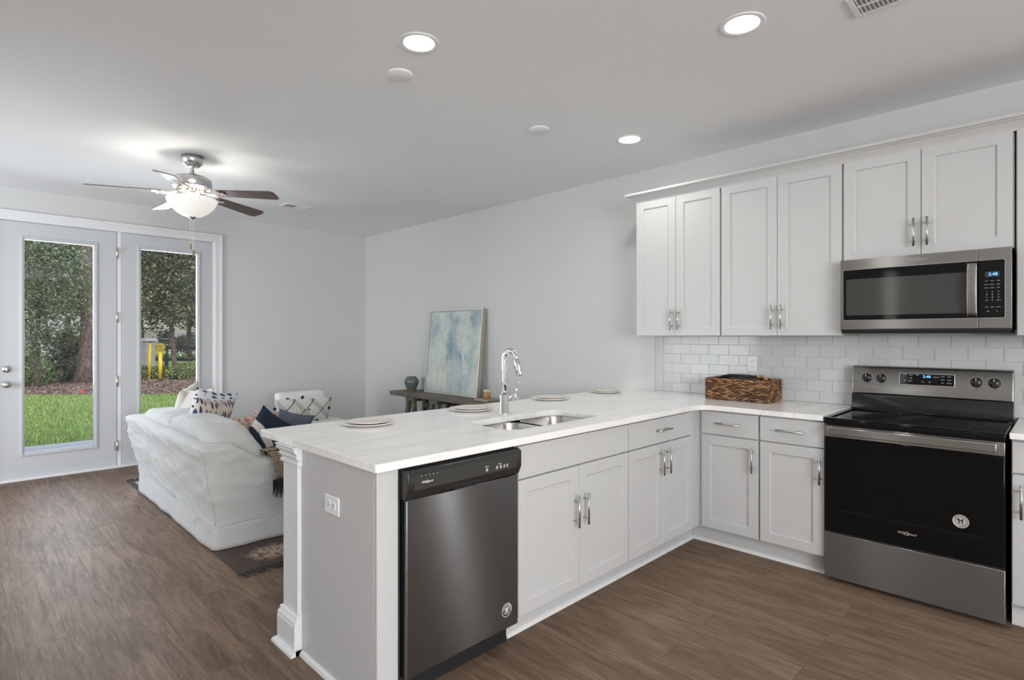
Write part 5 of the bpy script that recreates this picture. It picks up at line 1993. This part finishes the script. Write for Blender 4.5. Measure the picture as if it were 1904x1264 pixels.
obj('canvas', lb(0.006, 0.03, -W_ / 2 + 0.018, W_ / 2 - 0.018, 0.018, H_ - 0.018), M['canvas'], t, world=False)

t = thing('stoneware_jar', 'squat grey green glazed jar with bare clay foot on the console table', 'jar', (-0.20, 5.585, 0.702))
bm = bmesh.new()
lathe(bm, [(0.056, 0.022), (0.066, 0.045), (0.082, 0.085), (0.086, 0.112), (0.081, 0.138), (0.064, 0.154), (0.056, 0.158), (0.060, 0.164), (0.060, 0.170), (0.055, 0.172), (0.052, 0.166), (0.050, 0.150), (0.0, 0.145)], (-0.20, 5.585, 0.7025), 40)
obj('glazed_body', bm, M['jar'], t)
bm = bmesh.new()
lathe(bm, [(0.0, 0.0), (0.050, 0.0), (0.052, 0.004), (0.057, 0.023)], (-0.20, 5.585, 0.7025), 40)
obj('clay_foot', bm, M['clay'], t)
o = obj('wooden_tray', box(-0.335, -0.165, 4.100, 4.300, 0.7025, 0.722), M['traywood'], origin=(-0.25, 4.2, 0.7025), bevel=0.003)
props(o, 'thin pale wooden block on the near end of the console table, under the candle', 'tray')
t = thing('jar_candle', 'small amber glass candle beside the painting', 'candle', (-0.245, 4.195, 0.7225))
bm = bmesh.new()
lathe(bm, [(0.0, 0.0), (0.030, 0.0), (0.034, 0.004), (0.034, 0.075), (0.031, 0.075), (0.031, 0.06), (0.0, 0.06)], (-0.245, 4.195, 0.7225), 28)
obj('glass', bm, M['amber'], t)
bm = bmesh.new()
lathe(bm, [(0.0345, 0.066), (0.037, 0.070), (0.037, 0.088), (0.033, 0.092), (0.030, 0.088)], (-0.245, 4.195, 0.7225), 28)
obj('rim', bm, M['cream_lid'], t)

# ------------------------------------------------------------------ outdoors
GZ = -0.15
CAM = Vector((-4.106, 0, 0))
FW = Vector((math.sin(R(44.93)), math.cos(R(44.93)), 0))
RT = Vector((math.cos(R(44.93)), -math.sin(R(44.93)), 0))
def away(px_, d):
    """a spot in the garden, d metres out along one sight line of the survey"""
    return CAM + FW * d + RT * (d * (px_ - 947.3) / 1036.0)

bm = bmesh.new()
bx(bm, -60, 60, YB + 0.14, 90, GZ - 0.3, GZ)
gr = struct('ground', bm, M['ground'])
struct('trim_5', box(-4.6, -1.2, YB + 0.165, 9.18, GZ - 0.02, -0.02), M['concrete'])
bm = bmesh.new()
p = away(300, 62)
bx(bm, -30, 34, 56, 63, GZ, GZ + 0.02)
struct('road', bm, M['road'])

def leaves(bm, blobs, count, size, elong=2.0, shell=0.55):
    """leaf blades spread over ellipsoid clumps"""
    tot = sum(b[3] * b[4] * b[5] for b in blobs) ** 1.0
    for (x, y, z, rx, ry, rz) in blobs:
        k = int(count * (rx * ry * rz) / tot)
        for _ in range(k):
            while True:
                v = Vector((random.uniform(-1, 1), random.uniform(-1, 1), random.uniform(-1, 1)))
                if shell < v.length < 1:
                    break
            c = Vector((x + v.x * rx, y + v.y * ry, z + v.z * rz))
            if c.z < GZ + 0.02:
                continue
            d = Vector((random.gauss(0, 1), random.gauss(0, 1), random.gauss(-0.2, 0.7))).normalized()
            s = d.cross(Vector((random.gauss(0, 1), random.gauss(0, 1), random.gauss(0, 1)))).normalized()
            n_ = d.cross(s)
            L_ = size * random.uniform(0.6, 1.3)
            w = L_ / elong / 2
            a = bm.verts.new(c)
            e = bm.verts.new(c + d * L_)
            p1 = bm.verts.new(c + d * L_ * 0.45 + s * w + n_ * w * 0.4)
            p2 = bm.verts.new(c + d * L_ * 0.45 - s * w + n_ * w * 0.4)
            bm.faces.new((a, p1, e))
            bm.faces.new((a, e, p2))

def tree(name, label, cat, base, trunk_r, trunk_h, tm, blobs, count, size, lm, lean=(0, 0), branches=6, group=None, shell=0.2, elong=2.0):
    t = thing(name, label, cat, (base.x, base.y, GZ), group=group)
    bm = bmesh.new()
    if trunk_r:
        pts = []
        n_ = 12
        for i in range(n_ + 1):
            f = i / n_
            pts.append((base.x + lean[0] * f + 0.25 * trunk_r * math.sin(f * 9 + base.x), base.y + lean[1] * f, GZ - 0.05 + trunk_h * f))
        tube(bm, pts, [trunk_r * (1.18 if i == 0 else 1.0) * (1 - 0.45 * i / n_) for i in range(n_ + 1)], 18)
        for k in range(branches):
            b = random.choice(blobs)
            f = random.uniform(0.35, 0.95)
            s = Vector(pts[int(f * n_)])
            e = Vector((b[0] + random.uniform(-.6, .6) * b[3], b[1] + random.uniform(-.6, .6) * b[4], b[2] + random.uniform(-.5, .5) * b[5]))
            mid = s.lerp(e, 0.5) + Vector((random.uniform(-.15, .15), random.uniform(-.15, .15), 0.1))
            tube(bm, [s, mid, e], [trunk_r * 0.22, trunk_r * 0.14, trunk_r * 0.05], 7)
        obj('trunk', bm, tm, t)
    else:
        for k in range(branches):
            b = random.choice(blobs)
            s = Vector((base.x + random.uniform(-.2, .2), base.y + random.uniform(-.2, .2), GZ))
            e = Vector((b[0] + random.uniform(-.8, .8) * b[3], b[1] + random.uniform(-.8, .8) * b[4], b[2] + random.uniform(-.6, .8) * b[5]))
            mid = s.lerp(e, 0.5) + Vector((random.uniform(-.2, .2), random.uniform(-.2, .2), 0.15))
            tube(bm, [s, mid, e], [0.03, 0.02, 0.008], 6)
        obj('branches', bm, tm, t)
    bm = bmesh.new()
    leaves(bm, blobs, count, size, elong, shell)
    obj('foliage', bm, lm, t)
    return t

def zat(py, d):
    return 1.359 - (py - 625.1) * d / 1036.0

# pine trunk in the left pane
b = away(161, 18.0)
tree('pine_tree', 'tall pine with thick furrowed trunk at the right of the left door pane', 'tree', b, 0.245, 8.0, M['pinebark'],
     [(b.x, b.y, 7.2, 1.6, 1.6, 1.0)], 1500, 0.14, M['leaf_far'], branches=4)
# holly mass in the left pane
def blob(px_, py_, d, r, rz=None):
    a = away(px_, d)
    return (a.x, a.y, zat(py_, d), r, r, rz or r)
b = away(70, 16.6)
tree('holly_shrub', 'large bluish green holly filling the left door pane', 'tree', b, 0.07, 4.2, M['bark'],
     [blob(52, 500, 16.2, 1.0), blob(85, 520, 16.4, 1.1), blob(120, 510, 16.4, 0.9), blob(140, 560, 16.2, 0.65), blob(60, 580, 16.4, 0.95),
      blob(95, 575, 16.8, 0.6), blob(118, 605, 16.2, 0.55), blob(58, 650, 16.2, 0.75), blob(20, 600, 16.4, 1.1), blob(20, 500, 16.6, 1.2), blob(100, 460, 16.6, 1.0), blob(160, 520, 16.0, 0.35), blob(70, 470, 16.6, 1.0)],
     15000, 0.085, M['leaf_holly'], branches=16)
b = away(128, 18.8)
tree('dark_shrub', 'dark broad-leaved shrub low beside the pine trunk', 'shrub', b, 0, 0, M['bark'],
     [blob(122, 650, 18.8, 0.62), blob(135, 690, 18.4, 0.5), blob(110, 690, 18.6, 0.45), blob(140, 630, 19, 0.5)], 2600, 0.14, M['leaf_magnolia'], branches=12)
b = away(66, 17.8)
tree('understory_shrub', 'low green shrub at the lawn edge below the holly', 'shrub', b, 0, 0, M['bark'],
     [blob(60, 690, 17.2, 0.55), blob(85, 700, 17.4, 0.4, 0.3), blob(48, 680, 17, 0.6)], 2600, 0.07, M['leaf_low'], branches=12)
# magnolia in the right pane
b = away(325, 20.0)
tree('magnolia_tree', 'slender magnolia with large glossy leaves in the right door pane', 'tree', b, 0.085, 6.2, M['bark'],
     [blob(285, 490, 19.8, 1.0), blob(325, 490, 20.0, 1.0), blob(360, 510, 19.8, 0.95), blob(275, 555, 19.6, 0.85), blob(310, 560, 19.6, 0.8), blob(350, 575, 19.8, 0.75),
      blob(290, 605, 19.8, 0.6, 0.45), blob(335, 600, 20, 0.45, 0.3), blob(370, 560, 20.2, 0.8), blob(300, 450, 20.2, 1.2), blob(350, 450, 20.2, 1.1)],
     11500, 0.15, M['leaf_magnolia'], lean=(-0.25, 0.1), branches=18, elong=2.3)
# more trees further back, seen through the gaps
far = [(-10, 500, 30, 3.6, 'broad distant tree at the left edge of the left door pane'), (60, 500, 36, 3.6, 'distant tree behind the holly'),
       (128, 520, 32, 2.2, 'distant tree behind the pine trunk'), (205, 480, 32, 3.2, 'distant tree hidden between the two doors'),
       (262, 520, 36, 2.6, 'distant tree behind the left half of the magnolia'), (352, 545, 40, 2.6, 'distant tree behind the right half of the magnolia'),
       (410, 480, 34, 3.6, 'distant tree beyond the right edge of the right door pane'),
       (500, 480, 37, 3.8, 'distant tree far right of the garden, hidden by the back wall'), (600, 500, 40, 3.8, 'second distant tree hidden by the back wall'),
       (-110, 480, 34, 3.8, 'distant tree far left of the garden')]
for (px_, py_, d, r_, lab) in far:
    b = away(px_, d)
    z = zat(py_, d)
    tree('distant_tree', lab, 'tree', b, 0.16, z, M['bark'],
         [(b.x, b.y, z, r_, r_, r_), (b.x + r_ * 0.7, b.y, z - r_ * 0.5, r_ * 0.7, r_ * 0.7, r_ * 0.6), (b.x - r_ * 0.7, b.y, z - r_ * 0.4, r_ * 0.7, r_ * 0.7, r_ * 0.6), (b.x, b.y, z + r_ * 0.9, r_ * 0.7, r_ * 0.7, r_ * 0.7)],
         3000, 0.28, M['leaf_far'], branches=6, group='trees far behind the fence')
b = away(352, 44)
tree('distant_hedge', 'rounded grey green hedge beyond the road in the right door pane', 'hedge', b, 0, 0, M['bark'],
     [blob(345, 640, 44, 1.3, 0.75), blob(362, 636, 44, 1.3, 0.85), blob(330, 642, 44, 1.2, 0.6)], 3500, 0.16, M['leaf_far'], branches=6)
# low plants at the foot of the trees
for i, (px_, d, r_, lab) in enumerate(((300, 20.6, 0.38, 'between the yellow posts'), (281, 19.8, 0.30, 'at the foot of the pale brick pier'), (333, 19.6, 0.42, 'at the foot of the magnolia'), (352, 21.0, 0.50, 'right of the magnolia'), (262, 20.4, 0.40, 'at the left edge of the right pane'), (100, 18.4, 0.32, 'left of the pine trunk'))):
    b = away(px_, d)
    tree('ground_plant', 'low yellow green leafy plant ' + lab, 'plant', b, 0, 0, M['bark'], [(b.x, b.y, GZ + r_ * 0.55, r_, r_, r_ * 0.6)], 900, 0.08, M['leaf_low'], branches=8, group='low plants in the mulch bed')
# fallen leaves: nobody could count them
bm = bmesh.new()
for _ in range(13000):
    px_ = random.uniform(-60, 520)
    d = random.uniform(14.2, 23)
    c = away(px_, d) + Vector((0, 0, GZ + random.uniform(0.0, 0.035)))
    s = random.uniform(0.02, 0.05)
    a = random.uniform(0, 2 * PI)
    u = Vector((math.cos(a), math.sin(a), random.uniform(-.5, .5))) * s
    v = Vector((-math.sin(a), math.cos(a), random.uniform(-.5, .5))) * s * 0.6
    bm.faces.new([bm.verts.new(c - u), bm.verts.new(c + v), bm.verts.new(c + u), bm.verts.new(c - v)])
o = obj('fallen_leaves', bm, M['litter'])
props(o, 'layer of brown fallen leaves on the mulch bed beyond the lawn', 'leaf litter', kind='stuff')
# grass blades on the lawn
bm = bmesh.new()
for _ in range(38000):
    px_ = random.uniform(-60, 520)
    d = 7.6 + (14.2 - 7.6) * random.random() ** 0.8
    c = away(px_, d) + Vector((0, 0, GZ))
    if c.y < 9.55:
        continue
    a = random.uniform(0, 2 * PI)
    s = Vector((math.cos(a), math.sin(a), 0)) * 0.006
    h_ = Vector((random.uniform(-.03, .03), random.uniform(-.03, .03), random.uniform(0.03, 0.07)))
    bm.faces.new([bm.verts.new(c - s), bm.verts.new(c + s), bm.verts.new(c + h_)])
M['blade_grass'] = leafmat('grass_blades', [(0, (0.12, 0.21, 0.045)), (0.5, (0.23, 0.37, 0.085)), (1, (0.42, 0.52, 0.18))])
o = obj('lawn_grass', bm, M['blade_grass'])
props(o, 'short green lawn grass outside the patio doors', 'grass', kind='stuff')

# yellow posts
b = away(277.6, 19.6)
t = thing('yellow_bollard', 'slim yellow bollard post left of the round sign post', 'bollard', (b.x, b.y, GZ))
bm = bmesh.new()
cyl(bm, (b.x, b.y, GZ), (b.x + 0.03, b.y, zat(637, 19.6)), 0.046, n=18)
obj('post', bm, M['yellow'], t)
bm = bmesh.new()
lathe(bm, [(0.05, 0.0), (0.05, 0.02), (0.03, 0.035), (0.0, 0.04)], (b.x + 0.03, b.y, zat(637, 19.6) - 0.01), 18)
obj('cap', bm, M['fence'], t)
b = away(298.2, 19.6)
t = thing('yellow_marker_post', 'thick yellow post carrying a round yellow utility marker', 'marker post', (b.x, b.y, GZ))
bm = bmesh.new()
cyl(bm, (b.x, b.y, GZ), (b.x, b.y, zat(655, 19.6)), 0.062, n=20)
obj('post', bm, M['yellow'], t)
back = -FW
G = frame_m((b.x, b.y, zat(646, 19.6)), RT, PZ, back)
bm = bmesh.new()
n_ = 28
r_ = 0.145
va = [bm.verts.new(G @ Vector((r_ * math.cos(2 * PI * k / n_), r_ * math.sin(2 * PI * k / n_), 0.03))) for k in range(n_)]
vb = [bm.verts.new(G @ Vector((r_ * math.cos(2 * PI * k / n_), r_ * math.sin(2 * PI * k / n_), -0.06))) for k in range(n_)]
bm.faces.new(va); bm.faces.new(vb)
for k in range(n_):
    bm.faces.new((va[k], va[(k + 1) % n_], vb[(k + 1) % n_], vb[k]))
bx(bm, -0.17, 0.17, -0.21, -0.12, -0.05, 0.03, mtx=G)
sg = obj('round_sign', bm, M['yellowd'], t)
bm = bmesh.new()
bx(bm, -0.12, 0.12, 0.03, 0.055, 0.031, 0.034, mtx=G)
bx(bm, -0.09, 0.09, -0.075, -0.055, 0.031, 0.034, mtx=G)
obj('printed_bar', bm, mat('dark_red_print', (0.12, 0.03, 0.03), 0.6), sg)
# pale brick pier
b = away(266, 22.5)
t = thing('brick_pier', 'pale painted brick pier at the left of the right door pane', 'brick pier', (b.x, b.y, GZ), R(-44.93))
bm = bmesh.new()
bx(bm, -0.55, 0.30, -0.3, 0.3, 0, zat(634, 22.5) - GZ)
obj('brickwork', bm, M['brick'], t, world=False)
bm = bmesh.new()
bx(bm, -0.60, 0.35, -0.35, 0.35, zat(634, 22.5) - GZ, zat(629, 22.5) - GZ)
obj('cap', bm, M['concrete'], t, world=False)
# dark rail fence
a = away(276, 24.5); c = away(470, 23.0)
t = thing('rail_fence', 'dark two-rail fence between the mulch bed and the road', 'fence', (a.x, a.y, GZ))
d = (c - a); Ln = d.length; d.normalize()
G = frame_m((a.x, a.y, GZ), d, PZ, d.cross(Vector((0, 0, 1))))
for (z0, z1) in ((0.93, 1.07), (0.44, 0.58)):
    bm = bmesh.new()
    bx(bm, 0, Ln, z0, z1, 0.0, 0.04, mtx=G)
    obj('rail', bm, M['fence'], t)
for k in range(3):
    bm = bmesh.new()
    u = 0.9 + k * 1.75
    bx(bm, u, u + 0.1, 0, 1.12, -0.1, 0.0, mtx=G)
    obj('post', bm, M['fence'], t)
# pale buildings glimpsed through the leaves
def house(label, px0, px1, d, ztop, roofh):
    a = away(px0, d); c = away(px1, d)
    u = (c - a); Ln = u.length; u.normalize()
    G = frame_m((a.x, a.y, GZ), u, PZ, -(u.cross(Vector((0, 0, 1)))))
    # n of this frame points away from the house front
    if (G.to_3x3() @ Vector((0, 0, 1))).dot(-FW) < 0:
        G = frame_m((a.x, a.y, GZ), u, PZ, u.cross(Vector((0, 0, 1))))
    t = thing('house', label, 'building', (a.x, a.y, GZ))
    h_ = ztop - GZ
    bm = bmesh.new(); bx(bm, 0, Ln, 0, h_, -5, 0, mtx=G)
    w = obj('wall', bm, M['siding'], t)
    bm = bmesh.new()
    p_ = [G @ Vector(v) for v in ((-0.3, h_, 0.3), (Ln + 0.3, h_, 0.3), (Ln + 0.3, h_ + roofh, -2.5), (-0.3, h_ + roofh, -2.5), (-0.3, h_, -5.3), (Ln + 0.3, h_, -5.3))]
    vs = [bm.verts.new(q) for q in p_]
    for f in ((0, 1, 2, 3), (3, 2, 5, 4), (0, 3, 4), (1, 5, 2), (0, 4, 5, 1)):
        bm.faces.new([vs[i] for i in f])
    obj('roof', bm, M['roof'], t)
    for k in range(2):
        bm = bmesh.new()
        cx_ = Ln * (0.3 + 0.4 * k)
        bx(bm, cx_ - 0.4, cx_ + 0.4, 0.9, 2.0, 0.0, 0.02, mtx=G)
        obj('window', bm, M['darkpane'], t)
house('white sided house glimpsed through the holly in the left pane', 60, 150, 42, 4.6, 1.6)
house('low white building glimpsed behind the round marker in the right pane', 296, 320, 50, 1.1, 0.0 + 0.5)
# survey flag
b = away(151, 14.1)
t = thing('survey_flag', 'tiny red marking flag at the lawn edge in the left pane', 'flag', (b.x, b.y, GZ))
bm = bmesh.new(); cyl(bm, (b.x, b.y, GZ), (b.x, b.y, GZ + 0.16), 0.004, n=6)
obj('wire', bm, M['nickel'], t)
bm = bmesh.new(); bx(bm, 0, 0.07, 0.08, 0.16, 0, 0.003, mtx=frame_m((b.x, b.y, GZ), RT, PZ, -FW))
obj('flag', bm, M['red'], t)
